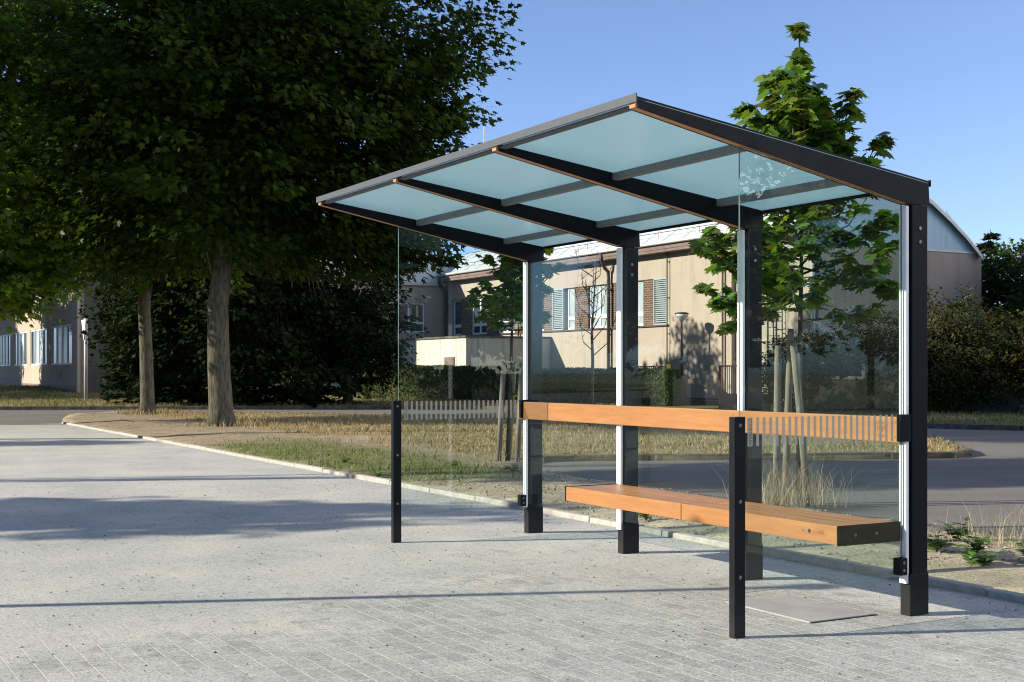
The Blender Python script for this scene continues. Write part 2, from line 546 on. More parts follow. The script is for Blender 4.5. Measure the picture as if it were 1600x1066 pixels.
class MB:
    """collects shapes, then links them as one mesh object"""
    def __init__(self):
        self.v, self.f, self.m = [], [], []

    def poly(self, pts, faces, mi=0):
        b = len(self.v)
        self.v += [tuple(p) for p in pts]
        for f in faces:
            self.f.append([b + i for i in f])
            self.m.append(mi)
        return self

    def box(self, x0, x1, y0, y1, z0, z1, mi=0):
        p = [(x0, y0, z0), (x1, y0, z0), (x1, y1, z0), (x0, y1, z0), (x0, y0, z1), (x1, y0, z1), (x1, y1, z1), (x0, y1, z1)]
        return self.poly(p, [(0, 3, 2, 1), (4, 5, 6, 7), (0, 1, 5, 4), (1, 2, 6, 5), (2, 3, 7, 6), (3, 0, 4, 7)], mi)

    def prism_x(self, prof, x0, x1, mi=0):
        """profile in (y,z), counter-clockwise seen from +x"""
        n = len(prof)
        p = [(x0, a, b) for a, b in prof] + [(x1, a, b) for a, b in prof]
        fs = [tuple(range(n - 1, -1, -1)), tuple(range(n, 2 * n))]
        fs += [(i, (i + 1) % n, n + (i + 1) % n, n + i) for i in range(n)]
        return self.poly(p, fs, mi)

    def tube(self, pts, radii, seg=8, mi=0, caps=True):
        pts = [Vector(p) for p in pts]
        b = len(self.v)
        n = len(pts)
        for i, p in enumerate(pts):
            d = (pts[min(i + 1, n - 1)] - pts[max(i - 1, 0)])
            d = d.normalized() if d.length > 1e-9 else Vector((0, 0, 1))
            a = d.cross(Vector((0, 1, 0)) if abs(d.y) < 0.9 else Vector((1, 0, 0))).normalized()
            c = d.cross(a)
            for k in range(seg):
                t = 2 * math.pi * k / seg
                self.v.append(tuple(p + (a * math.cos(t) + c * math.sin(t)) * radii[i]))
        for i in range(n - 1):
            for k in range(seg):
                k2 = (k + 1) % seg
                self.f.append([b + i * seg + k, b + i * seg + k2, b + (i + 1) * seg + k2, b + (i + 1) * seg + k])
                self.m.append(mi)
        if caps:
            self.f.append([b + k for k in range(seg - 1, -1, -1)]); self.m.append(mi)
            self.f.append([b + (n - 1) * seg + k for k in range(seg)]); self.m.append(mi)
        return self

    def build(self, name, mats, parent=None, smooth=False, bevel=0.0):
        me = bpy.data.meshes.new(name)
        me.from_pydata(self.v, [], self.f)
        for mt in (mats if isinstance(mats, (list, tuple)) else [mats]):
            me.materials.append(mt)
        me.polygons.foreach_set('material_index', self.m)
        if smooth:
            me.polygons.foreach_set('use_smooth', [True] * len(me.polygons))
        me.update()
        bm = bmesh.new(); bm.from_mesh(me)
        bmesh.ops.recalc_face_normals(bm, faces=bm.faces)
        bm.to_mesh(me); bm.free()
        o = bpy.data.objects.new(name, me)
        if bevel:
            md = o.modifiers.new('bevel', 'BEVEL')
            md.width = bevel
            md.segments = 2
            md.limit_method = 'ANGLE'
        return link(o, parent)


def ribbon(path, w_in, w_out, z0, z1, name, mat, closed=False, joint=0.0):
    """kerb of rectangular section along a path; offset to the left is positive"""
    mb = MB()
    P = [Vector((x, y, 0)) for x, y in path]
    # resample into stones of about one metre
    out = []
    for a, b in zip(P[:-1], P[1:]):
        n = max(1, int((b - a).length / 1.0))
        for i in range(n):
            out.append(a.lerp(b, i / n))
    out.append(P[-1])
    for a, b in zip(out[:-1], out[1:]):
        d = (b - a).normalized()
        nrm = Vector((-d.y, d.x, 0))
        a2, b2 = a + d * joint, b - d * joint
        dz = random.uniform(-0.006, 0.006)
        q = [a2 + nrm * w_in, b2 + nrm * w_in, b2 + nrm * w_out, a2 + nrm * w_out]
        pts = [(p.x, p.y, z0) for p in q] + [(p.x, p.y, z1 + dz) for p in q]
        mb.poly(pts, [(0, 3, 2, 1), (4, 5, 6, 7), (0, 1, 5, 4), (1, 2, 6, 5), (2, 3, 7, 6), (3, 0, 4, 7)])
    return mb.build(name, mat, bevel=0.012)


def mesh_arrays(name, verts, npoly, k, mat, tint=None, parent=None):
    """npoly polygons of k consecutive vertices each"""
    me = bpy.data.meshes.new(name)
    nv = npoly * k
    me.vertices.add(nv)
    me.vertices.foreach_set('co', np.asarray(verts, np.float32).reshape(-1))
    me.loops.add(nv)
    me.loops.foreach_set('vertex_index', np.arange(nv, dtype=np.int32))
    me.polygons.add(npoly)
    me.polygons.foreach_set('loop_start', np.arange(0, nv, k, dtype=np.int32))
    me.polygons.foreach_set('loop_total', np.full(npoly, k, np.int32))
    me.update(calc_edges=True)
    if tint is not None:
        at = me.color_attributes.new('tint', 'FLOAT_COLOR', 'POINT')
        c = np.ones((npoly, k, 4), np.float32)
        c[:, :, :3] = np.asarray(tint, np.float32)[:, None, :]
        at.data.foreach_set('color', c.reshape(-1))
    me.materials.append(mat)
    return link(bpy.data.objects.new(name, me), parent)


LEAF_FAR = np.array([(0, -.45), (.36, -.42), (.28, -.12), (.55, .12), (.22, .14), (0, .6), (-.22, .14), (-.55, .12), (-.28, -.12), (-.36, -.42)])
_h = [(0, -.42), (.16, -.52), (.42, -.46), (.34, -.30), (.62, -.10), (.46, -.02), (.56, .22), (.30, .14), (.24, .26), (.27, .44), (.12, .40)]
LEAF_NEAR = np.array(_h + [(0, .68)] + [(-x, y) for x, y in _h[:0:-1]])
LEAF_OVAL = np.array([(0, -.5), (.2, -.32), (.27, -.05), (.17, .25), (0, .5), (-.17, .25), (-.27, -.05), (-.2, -.32)])
NEEDLE = np.array([(-.09, -.5), (.09, -.5), (.16, 0), (.0, .5), (-.16, 0)])


def leaves(name, pos, tip, nrm, size, tmpl, mat, tint, parent=None, fold=0.22):
    """one polygon per leaf; tip = direction the leaf points, nrm = rough face normal"""
    n = len(pos)
    k = len(tmpl)
    t = tip / (np.linalg.norm(tip, axis=1, keepdims=True) + 1e-9)
    s = np.cross(t, nrm)
    s /= np.linalg.norm(s, axis=1, keepdims=True) + 1e-9
    m = np.cross(s, t)
    x = tmpl[:, 0][None, :, None] * size[:, None, None]
    y = tmpl[:, 1][None, :, None] * size[:, None, None]
    z = -fold * np.abs(x) - 0.12 * np.abs(y) ** 2 / size[:, None, None]
    V = pos[:, None, :] + s[:, None, :] * x + t[:, None, :] * y + m[:, None, :] * z
    return mesh_arrays(name, V, n, k, mat, tint, parent)


def rand_unit(n):
    v = RNG.normal(size=(n, 3))
    return v / np.linalg.norm(v, axis=1, keepdims=True)


def clump_cloud(centres, radii, per, flat=0.45):
    """leaf positions and outward directions around clump centres"""
    C = np.repeat(centres, per, axis=0)
    Rr = np.repeat(radii, per)
    d = rand_unit(len(C))
    r = RNG.random(len(C)) ** 0.5
    off = d * (r * Rr)[:, None]
    off[:, 2] *= flat
    return C + off, off


def crown_clumps(ells, n, shell=0.6):
    """clump centres in a union of ellipsoids (cx,cy,cz,rx,ry,rz), biased outwards"""
    w = np.array([e[3] * e[4] * e[5] for e in ells]) ** (2 / 3)
    idx = RNG.choice(len(ells), n, p=w / w.sum())
    E = np.array(ells)[idx]
    d = rand_unit(n)
    r = shell + (1 - shell) * RNG.random(n)
    r = np.where(RNG.random(n) < 0.22, RNG.random(n) ** 0.5 * shell, r)
    return E[:, :3] + d * E[:, 3:] * r[:, None], d


def tint_leaves(n, base, var=0.25, yellow=0.0):
    b = np.array(base)[None, :] * (1 + var * RNG.normal(size=(n, 1)))
    b = b * (1 + 0.12 * RNG.normal(size=(n, 3)))
    if yellow:
        k = RNG.random(n) < yellow
        b[k] = b[k] * np.array([2.0, 1.25, 0.7])
    return np.clip(b, 0.004, 0.6)


def broad_tree(name, label, x, y, z, trunk_pts, trunk_r, ells, nclump, per, cr, leaf, base, group=None, mat=None, bark=None,
               limbs=10, shell=0.6, yellow=0.03, tmpl=None, cat='tree', twig_r=0.02, flat=0.45):
    root = empty(name, x, y, z)
    tag(root, label, cat, group)
    mb = MB()
    mb.tube(trunk_pts, trunk_r, 14)
    cen, _ = crown_clumps(ells, nclump, shell)
    top = [Vector(p) for p in trunk_pts]
    # limbs: from the upper trunk to spread targets, then twigs to the clumps
    nodes = []
    zs0 = top[1].z if len(top) > 2 else top[0].z
    for i in range(limbs):
        e = ells[i % len(ells)]
        d = rand_unit(1)[0]
        tgt = Vector((e[0] + d[0] * e[3] * .55, e[1] + d[1] * e[4] * .55, e[2] + abs(d[2]) * e[5] * .7))
        f = random.uniform(0.35, 1.0)
        seg = f * (len(top) - 1)
        j = min(int(seg), len(top) - 2)
        st = top[j].lerp(top[j + 1], seg - j)
        if tgt.z < st.z - 1.2:
            tgt.z = st.z - random.uniform(0, 1.0)
        midp = st.lerp(tgt, 0.5) + Vector((random.uniform(-.3, .3), random.uniform(-.3, .3), random.uniform(.1, .6)))
        rr = max(trunk_r[-1] * 0.8, 0.03)
        mb.tube([st, st.lerp(midp, .5) + Vector((0, 0, .1)), midp, midp.lerp(tgt, .5), tgt], [rr, rr * .8, rr * .6, rr * .4, rr * .2], 6)
        nodes += [midp, midp.lerp(tgt, .5), tgt]
    nodes += top[-2:]
    if twig_r:
        nn = np.array([tuple(p) for p in nodes])
        for c in cen:
            j = int(np.argmin(((nn - c) ** 2).sum(1)))
            a = Vector(nn[j]); b = Vector(c)
            if (a - b).length > 0.3:
                m_ = a.lerp(b, .5) + Vector((0, 0, random.uniform(-.1, .3)))
                mb.tube([a, m_, b], [twig_r, twig_r * .7, twig_r * .3], 4, caps=False)
    mb.build('trunk', bark or BARK, root, smooth=True)
    rad = cr * (0.6 + 0.8 * RNG.random(nclump))
    pos, off = clump_cloud(cen, rad, per, flat)
    n = len(pos)
    axis = np.array([0, 0, np.mean([e[2] for e in ells])])
    outw = pos - axis
    outw[:, 2] *= 0.3
    outw /= np.linalg.norm(outw, axis=1, keepdims=True) + 1e-9
    tip = outw * 0.7 + off * 0.8 + rand_unit(n) * 0.6 + np.array([0, 0, -0.35])
    nrm = np.array([0, 0, 0.6]) + outw * 0.9 + rand_unit(n) * 0.6
    cl = np.repeat(RNG.normal(size=(nclump, 1)) * 0.18 + 1, per, axis=0)
    tint = tint_leaves(n, base, 0.2, yellow) * np.clip(cl, .5, 1.6)
    leaves('crown', pos, tip, nrm, leaf * (0.65 + 0.6 * RNG.random(n)), LEAF_FAR if tmpl is None else tmpl, mat or LEAF, tint, root)
    return root


def conifer(name, label, x, y, z, h, r0, n_whorl, base, group=None, base_z=0.4, needle=0.28, taper=1.0, cat='tree'):
    root = empty(name, x, y, z)
    tag(root, label, cat, group)
    mb = MB()
    mb.tube([(0, 0, 0), (0, 0, h * .5), (0, 0, h)], [h * .018 + .03, h * .011 + .02, 0.012], 8)
    P, T, Q = [], [], []
    for i in range(n_whorl):
        f = (i + random.random() * .6) / n_whorl
        zz = base_z + (h - base_z) * f
        rr = r0 * max(0.03, (1 - f)) ** taper
        for k in range(random.randint(5, 7)):
            a = random.random() * 2 * math.pi
            l = rr * random.uniform(.7, 1.12)
            dx, dy = math.cos(a), math.sin(a)
            end = Vector((dx * l, dy * l, zz - l * .22 + .05 * l * l))
            st = Vector((0, 0, zz))
            mb.tube([st, st.lerp(end, .5) + Vector((0, 0, -.04 * l)), end], [.02, .014, .006], 4, caps=False)
            nn = max(5, int(l * 60))
            for q in range(nn):
                g = (q + random.random()) / nn
                p = st.lerp(end, g)
                s = (1 if random.random() < .5 else -1) * random.uniform(.2, 1.0)
                tip = Vector((dx * .6 - dy * s, dy * .6 + dx * s, random.uniform(-.5, .35)))
                wid = .16 * (1 - g * .6) * l * .6
                P.append(p + Vector((-dy * s, dx * s, 0)) * wid * random.random() + Vector((0, 0, random.uniform(-.12, .06))))
                T.append(tip)
                Q.append(Vector((random.gauss(0, .4), random.gauss(0, .4), 1)))
    mb.build('trunk', BARKD, root, smooth=True)
    pos = np.array([tuple(p) for p in P]); tip = np.array([tuple(p) for p in T]); nrm = np.array([tuple(p) for p in Q])
    n = len(pos)
    leaves('crown', pos, tip, nrm, needle * (0.6 + 0.8 * RNG.random(n)), NEEDLE, LEAFD, tint_leaves(n, base, .25), root, fold=0.5)
    return root


# ------------------------------------------------------------------ ground, road, pavement
def fbm(x, y, s, o=0):
    return noise.fractal(Vector((x * s + o, y * s - o, o * .37)), 0.8, 2.0, 4)


def region(name, pts, step, zfun, colfun, mat, skirt=0.15, rot_origin=None):
    """a filled polygon with interior points: height and colour from functions of world x, y"""
    P = np.array(pts)
    x0, y0 = P.min(0); x1, y1 = P.max(0)
    ring = []
    n = len(P)
    for i in range(n):
        a, b = P[i], P[(i + 1) % n]
        k = max(1, int(np.linalg.norm(b - a) / step))
        for j in range(k):
            ring.append(tuple(a + (b - a) * j / k))
    nr = len(ring)
    G = []
    for gx in np.arange(x0, x1, step):
        for gy in np.arange(y0, y1, step):
            G.append((gx + random.uniform(-.2, .2) * step, gy + random.uniform(-.2, .2) * step))
    verts = [Vector(p) for p in ring] + [Vector(p) for p in G]
    edges = [(i, (i + 1) % nr) for i in range(nr)]
    vo, eo, fo, _, _, _ = delaunay_2d_cdt(verts, edges, [list(range(nr))], 1, 1e-5)
    co = [(v.x, v.y, zfun(v.x, v.y)) for v in vo]
    me = bpy.data.meshes.new(name)
    me.from_pydata(co, [], [list(f) for f in fo])
    me.update()
    bm = bmesh.new(); bm.from_mesh(me)
    bmesh.ops.recalc_face_normals(bm, faces=bm.faces)
    for f in bm.faces:
        if f.normal.z < 0: f.normal_flip()
    if skirt:
        be = [e for e in bm.edges if len(e.link_faces) == 1]
        ex = bmesh.ops.extrude_edge_only(bm, edges=be)
        for v in [g for g in ex['geom'] if isinstance(g, bmesh.types.BMVert)]:
            v.co.z -= skirt
    loose = [v for v in bm.verts if not v.link_faces]
    bmesh.ops.delete(bm, geom=loose, context='VERTS')
    bm.to_mesh(me); bm.free()
    if colfun:
        at = me.color_attributes.new('tint', 'FLOAT_COLOR', 'POINT')
        cc = np.ones((len(me.vertices), 4), np.float32)
        for i, v in enumerate(me.vertices):
            cc[i, :3] = colfun(v.co.x, v.co.y)
        at.data.foreach_set('color', cc.reshape(-1))
    me.polygons.foreach_set('use_smooth', [True] * len(me.polygons))
    me.materials.append(mat)
    o = link(bpy.data.objects.new(name, me))
    o['kind'] = 'structure'
    return o


def smooth(a, b, x):
    t = min(1, max(0, (x - a) / (b - a)))
    return t * t * (3 - 2 * t)


BASEG = mat_noise('far_ground', (0.10, 0.085, 0.045), (0.17, 0.14, 0.08), 0.3, rough=0.95, bs=0)
mb = MB()
mb.poly([(900 * math.cos(t), 900 * math.sin(t), -0.12) for t in np.linspace(0, 2 * math.pi, 48, endpoint=False)], [tuple(range(48))])
tag(mb.build('ground', BASEG), kind='structure')

mb = MB()
mb.poly([(-70, -40, -0.02), (70, -40, -0.02), (70, 48, -0.02), (-70, 48, -0.02)], [(0, 1, 2, 3)])
tag(mb.build('road', ASPHALT), kind='structure')

mb = MB()
mb.poly([(-22, -0.80, 0), (27.75, -0.80, 0), (27.75, 55, 0), (-22, 55, 0), (-22, -0.80, -.1), (27.75, -0.80, -.1), (27.75, 55, -.1), (-22, 55, -.1)],
        [(0, 1, 2, 3), (1, 0, 4, 5), (2, 1, 5, 6), (3, 2, 6, 7), (0, 3, 7, 4)])
pv = tag(mb.build('pavement', PAVE), kind='structure')
pv.location = (PX, PY, 0); pv.rotation_euler = (0, 0, ROTZ)

k = ribbon([loc(-12, -0.80), loc(27.7, -0.80)], 0.003, -0.08, -0.1, 0.045, 'kerb', CONC, joint=0.004)
tag(k, kind='structure')

ISLAND = [loc(-12, -0.885), loc(27.6, -0.885), (-11.6, 33.4), (-12.2, 35.6), (-11.6, 37.6), (-10, 38.0), (-7, 36.5), (-3, 33.9), (0, 32), (3, 29.8),
          (5.6, 27), (7.0, 24.3), (7.4, 22.4), (7.25, 20.6), (6.95, 19.5), (6.5, 18.95), (5.5, 18.75), (0.9, 18.35), (0.35, 18.05), (0.15, 17.5),
          loc(10.2, -3.65), loc(9.5, -3.15), loc(8.7, -2.92), loc(-12, -2.85)]


def green_w(u, v):
    a = smooth(7.2, 9.2, u) * (1 - smooth(15.0, 17.5, u))
    b = smooth(-3.3, -2.3, v) * (1 - smooth(-1.15, -0.88, v) * .4)
    return a * b


def soil_w(x, y, u, v):
    """bare soil: the strip behind the kerb, the worn path and round the maple trunks"""
    a = smooth(-4.0 + 0.6 * fbm(x, y, .5, 3), -2.9, v)
    b = 1 - smooth(0.5, 1.5, math.hypot((x + 3.1) / 1.9, (y - 22.6) / .9))
    c = 1 - smooth(0.6, 1.4, math.hypot((x + .2) / 1.4, (y - 16.9) / .8))
    return max(a, b, c)


def island_z(x, y):
    u, v = uv_of(x, y)
    edge = smooth(0, 0.5, -0.885 - v)
    far = smooth(9, 12, u) if v < -2.0 else smooth(9, 14, u) * smooth(0, 2, -.885 - v)
    z = 0.012 + 0.028 * edge + 0.05 * far + 0.018 * fbm(x, y, 1.7) * edge + 0.006 * fbm(x, y, 6)
    return z


def island_c(x, y):
    u, v = uv_of(x, y)
    s = soil_w(x, y, u, v)
    g = green_w(u, v)
    n = fbm(x, y, 0.9, 5) * .5 + .5
    near = 1 - smooth(5, 12, u)
    soil = np.array([0.27, 0.225, 0.16]) * (1 - near) + np.array([0.40, 0.345, 0.25]) * near
    soil = soil * (0.85 + .3 * n)
    dry = np.array([0.25, 0.20, 0.10]) * (0.8 + .4 * n)
    green = np.array([0.10, 0.125, 0.04])
    c = dry * (1 - s) + soil * s
    return tuple(c * (1 - g * .75) + green * g * .75)


region('planting_strip', ISLAND, 0.4, island_z, island_c, SOIL, 0.12)
k = ribbon([(7.4, 22.4), (7.25, 20.6), (6.95, 19.5), (6.5, 18.95), (5.5, 18.75), (0.9, 18.35), (0.35, 18.05), (0.15, 17.5)], 0.0, -0.13, -0.1, 0.075, 'island_kerb', CONCD, joint=0.006)
tag(k, kind='structure')

VERGE_LINE = [(60, 17), (30, 21.6), (16, 25.6), (11, 27.9), (9.2, 29.2), (7.2, 33), (4.5, 38.2), (2.2, 41.5), (-1, 43.3), (-4.4, 44.0), (-10, 43.4), (-17, 42.8), (-30, 42.4), (-70, 42)]


def verge_z(x, y):
    return 0.10 + 0.42 * smooth(46, 60, y - 0.25 * (x + 18)) * (1 - smooth(-6, 4, x)) + 0.02 * fbm(x, y, .7)


def verge_c(x, y):
    n = fbm(x, y, 0.5, 2) * .5 + .5
    d = np.array([0.22, 0.185, 0.085]); g = np.array([0.10, 0.13, 0.04])
    t = min(1, max(0, n * 1.2 - .2))
    return tuple(d * t + g * (1 - t))


region('verge', VERGE_LINE + [(-70, 100), (60, 100)], 1.3, verge_z, verge_c, SOIL, 0.14)
k = ribbon(VERGE_LINE, 0.14, 0.0, -0.1, 0.10, 'road_kerb', CONCD, joint=0.006)
tag(k, kind='structure')


# ------------------------------------------------------------------ grass, gravel (stuff)
def in_poly(px, py, poly):
    inside = np.zeros(len(px), bool)
    n = len(poly)
    for i in range(n):
        x1, y1 = poly[i]; x2, y2 = poly[(i + 1) % n]
        c = ((y1 > py) != (y2 > py)) & (px < (x2 - x1) * (py - y1) / (y2 - y1 + 1e-12) + x1)
        inside ^= c
    return inside


def blades(name, px, py, pz, h, w, tint, lean=0.35):
    n = len(px)
    a = RNG.random(n) * 2 * math.pi
    wx, wy = np.cos(a) * w, np.sin(a) * w
    ln = RNG.normal(size=(n, 2)) * (lean * h)[:, None]
    V = np.zeros((n, 5, 3))
    base = np.stack([px, py, pz], 1)
    V[:, 0] = base - np.stack([wx, wy, 0 * wx], 1)
    V[:, 1] = base + np.stack([wx, wy, 0 * wx], 1)
    mid = base + np.stack([ln[:, 0] * .35, ln[:, 1] * .35, h * .6], 1)
    V[:, 2] = mid + np.stack([wx, wy, 0 * wx], 1) * .6
    V[:, 3] = base + np.stack([ln[:, 0], ln[:, 1], h], 1)
    V[:, 4] = mid - np.stack([wx, wy, 0 * wx], 1) * .6
    T = V[:, [0, 1, 2, 0, 2, 4, 4, 2, 3]].reshape(n * 3, 3, 3)
    o = mesh_arrays(name, T, n * 3, 3, BLADE, np.repeat(tint, 3, axis=0))
    o['kind'] = 'stuff'
    return o


def scatter_island(n, wfun):
    px = RNG.uniform(-12, 7.6, n); py = RNG.uniform(8, 38, n)
    k = in_poly(px, py, ISLAND)
    px, py = px[k], py[k]
    keep = np.array([RNG.random() < wfun(x, y, *uv_of(x, y)) for x, y in zip(px, py)], bool)
    px, py = px[keep], py[keep]
    return px, py, np.array([island_z(x, y) - .01 for x, y in zip(px, py)])


def dry_w(x, y, u, v):
    s = soil_w(x, y, u, v)
    w = (1 - s) * (.45 + .55 * (fbm(x, y, .8, 9) > -.25))
    w = max(w, 0.035)
    for tx, ty, r in ((-6.2, 27.7, .8), (-10, 35.5, .8)):
        d = math.hypot(x - tx, y - ty)
        if d < r: w = max(w, .8)
    return w


px, py, pz = scatter_island(120000, dry_w)
n = len(px)
uvs = np.array([uv_of(x, y) for x, y in zip(px, py)])
h = RNG.uniform(.03, .095, n) * np.where(uvs[:, 1] > -2.9, .5, 1.0)
trunkd = np.minimum(np.hypot(px + 6.2, py - 27.7), np.hypot(px + 10, py - 35.5))
h = np.where(trunkd < 1.0, h * 2.2, h)
t = RNG.random((n, 1))
tint = np.array([0.37, 0.285, 0.16]) * t + np.array([0.25, 0.20, 0.105]) * (1 - t)
gr = RNG.random(n) < np.where(py < 24, .22, .08)
tint[gr] = np.array([0.14, 0.17, 0.045])
blades('dry_grass', px, py, pz, h, RNG.uniform(.006, .014, n), tint * (0.8 + .4 * RNG.random((n, 1))))

px, py, pz = scatter_island(110000, lambda x, y, u, v: green_w(u, v) * (.35 + .65 * (fbm(x, y, 1.2, 4) > -.1)))
n = len(px)
tint = np.array([0.115, 0.165, 0.03]) * (.7 + .6 * RNG.random((n, 1))) * (1 + .1 * RNG.normal(size=(n, 3)))
blades('green_grass', px, py, pz, RNG.uniform(.03, .085, n), RNG.uniform(.004, .009, n), tint, .5)

# far verge grass
n0 = 60000
px = np.concatenate([RNG.uniform(-26, 4, n0), RNG.uniform(7, 18, n0 // 3)])
py = np.concatenate([RNG.uniform(42, 62, n0), RNG.uniform(24, 36, n0 // 3)])
VP = VERGE_LINE + [(-70, 100), (60, 100)]
k = in_poly(px, py, VP)
px, py = px[k], py[k]
nn = np.array([fbm(x, y, .5, 2) for x, y in zip(px, py)])
bx_, by_ = (px - CX) * UX + (py - CY) * UY, (px - CX) * VX + (py - CY) * VY
k = ~((bx_ > -.1) & (by_ < 0.1)) & ~((bx_ > 25.6) & (by_ < 17.4))
px, py, nn = px[k], py[k], nn[k]
pz = np.array([verge_z(x, y) - .01 for x, y in zip(px, py)])
n = len(px)
t = np.clip(nn * .9 + .5 + .25 * RNG.normal(size=n), 0, 1)[:, None]
tint = (np.array([0.34, 0.275, 0.15]) * t + np.array([0.15, 0.16, 0.06]) * (1 - t)) * (.8 + .4 * RNG.random((n, 1)))
blades('verge_grass', px, py, pz, RNG.uniform(.05, .14, n), RNG.uniform(.008, .018, n), tint)


def pebbles(name, px, py, pz, s, tint_rng):
    """small angular stones: squashed octahedra in one mesh"""
    n = len(px)
    base = np.array([(1, 0, 0), (0, 1, 0), (-1, 0, 0), (0, -1, 0), (0, 0, .7), (0, 0, -.5)], float)
    V = base[None] * s[:, None, None] * RNG.uniform(.55, 1.3, (n, 6, 1))
    a = RNG.random(n) * 6.28
    c, sn = np.cos(a), np.sin(a)
    X = V[:, :, 0] * c[:, None] - V[:, :, 1] * sn[:, None]
    Y = V[:, :, 0] * sn[:, None] + V[:, :, 1] * c[:, None]
    V = np.stack([X + px[:, None], Y + py[:, None], V[:, :, 2] + pz[:, None]], 2)
    F = np.array([(0, 1, 4), (1, 2, 4), (2, 3, 4), (3, 0, 4), (1, 0, 5), (2, 1, 5), (3, 2, 5), (0, 3, 5)])
    T = V[:, F].reshape(n * 8, 3, 3)
    col = np.repeat(np.array(tint_rng[0]) + (np.array(tint_rng[1]) - np.array(tint_rng[0])) * RNG.random((n, 1)), 8, axis=0)
    o = mesh_arrays(name, T, n * 8, 3, SOIL, col)
    o['kind'] = 'stuff'
    return o


px, py, pz = scatter_island(60000, lambda x, y, u, v: (1.0 if (-2.95 < v < -.9 and u < 9) else .12) if soil_w(x, y, u, v) > .5 else 0)
pebbles('gravel', px, py, pz + .012, RNG.uniform(.006, .02, len(px)), ((0.20, 0.17, 0.12), (0.50, 0.44, 0.33)))
n = 9000
u_ = RNG.uniform(-4.5, 10, n); v_ = -0.76 + 8.5 * RNG.random(n) ** 1.5
q = np.array([loc(a, b) for a, b in zip(u_, v_)])
sz = .0022 + .007 * RNG.random(n) ** 4
pebbles('loose_grit', q[:, 0], q[:, 1], np.full(n, .002), sz, ((0.06, 0.058, 0.052), (0.5, 0.47, 0.41)))

# ------------------------------------------------------------------ bus shelter
B = 1.295
SH = empty('bus_shelter', PX, PY, 0, ROTZ)
tag(SH, 'open glass bus shelter with dark steel posts, frosted sloping roof and slatted wooden bench', 'bus shelter')


def under(v):
    return 2.100 + 0.193 * v


def topz(v):
    return 2.236 + 0.136 * v


def disc(mb, c, axis, r, t, seg=14, mi=0):
    c = Vector(c); a = Vector(axis).normalized()
    mb.tube([c, c + a * t * .7, c + a * t], [r, r, r * .8], seg, mi)


for i in range(4):
    u0 = i * B
    post = MB().box(u0, u0 + .06, -.11, 0, 0.0, 2.104).build('post', STEEL, SH, bevel=.003)
    MB().box(u0 - .004, u0 + .064, -.114, .018, 0, .215).build('base_socket', STEELG if i == 9 else STEEL, post, bevel=.003)
    MB().box(u0 + .008, u0 + .058, .014, .034, .165 if i < 3 else .20, 2.098).build('glazing_strip', ALU, post, bevel=.004)
    MB().box(u0 + .012, u0 + .054, -.001, .0035, .17, 2.098).build('glazing_gasket', STEEL, post)
    for zz in (1.985, 1.915):
        b = MB(); disc(b, (u0 - .001, -.055, zz), (-1, 0, 0), .011, .004)
        b.build('bolt', BOLT, post)
    # beam: two steel cheeks with a wooden core
    prof = [(-.112, 2.106), (-.125, 2.112), (-.118, topz(-.118)), (1.70, topz(1.70)), (1.70, under(1.70)), (.03, under(.03) + .002)]
    prof = prof[::-1]
    bm_ = MB()
    bm_.prism_x(prof, u0, u0 + .007)
    bm_.prism_x(prof, u0 + .053, u0 + .06)
    beam = bm_.build('roof_beam', STEEL, SH, bevel=.0012)
    core = [(-.110, 2.110), (-.110, topz(-.11) - .004), (1.712, topz(1.712) - .006), (1.712, under(1.712) + .002), (.03, under(.03) + .004)][::-1]
    MB().prism_x(core, u0 + .0075, u0 + .0525).build('wood_core', WOODCORE, beam)

# front and rear roof edges, purlins, roof glass
e = MB()
e.prism_x([(1.7135, 2.452), (1.722, 2.452), (1.722, 2.492), (1.7135, 2.492)], -.012, 3 * B + .072)
for i in range(3):
    e.prism_x([(1.66, 2.438), (1.70, 2.444), (1.70, 2.452), (1.66, 2.447)], i * B + .0605, (i + 1) * B - .0005)
e.build('front_roof_edge', EDGE, SH, bevel=.002)
e = MB()
e.prism_x([(-.136, 2.205), (-.128, 2.205), (-.128, 2.236), (-.136, 2.240)], 0, 3 * B + .06)
e.build('rear_roof_edge', STEEL, SH, bevel=.001)
for i in range(3):
    a, b = i * B + .0605, (i + 1) * B - .0005
    for v in (.955, .22):
        z1 = topz(v) - .001
        MB().prism_x([(v - .016, z1 - .042), (v + .016, z1 - .038), (v + .016, z1 + .001), (v - .016, z1 - .003)], a, b).build('purlin', STEELG, SH)
    g0, g1 = i * B + .032 - (.03 if i == 0 else 0), (i + 1) * B + .028 + (.03 if i == 2 else 0)
    zz = lambda v: topz(v) + .003
    p = [(g0, -.122, zz(-.122)), (g1, -.122, zz(-.122)), (g1, 1.712, zz(1.712)), (g0, 1.712, zz(1.712))]
    p += [(x, y, z + .010) for x, y, z in p]
    m_ = MB()
    m_.poly(p, [(0, 3, 2, 1)], 0)
    m_.poly(p, [(4, 5, 6, 7)], 1)
    m_.poly(p, [(0, 1, 5, 4), (1, 2, 6, 5), (2, 3, 7, 6), (3, 0, 4, 7)], 2)
    o = m_.build('roof_panel', [ROOFGLASS, CLEARTOP, STEEL], SH)
    # rear wall glass
    a, b = i * B + .034, (i + 1) * B + .026
    m_ = MB().box(a, b, .004, .013, .225, 2.088)
    o = m_.build('rear_pane', [GLASS, GLASSEDGE], SH)
    for pl in o.data.polygons:
        if abs(pl.normal.y) < .5: pl.material_index = 1


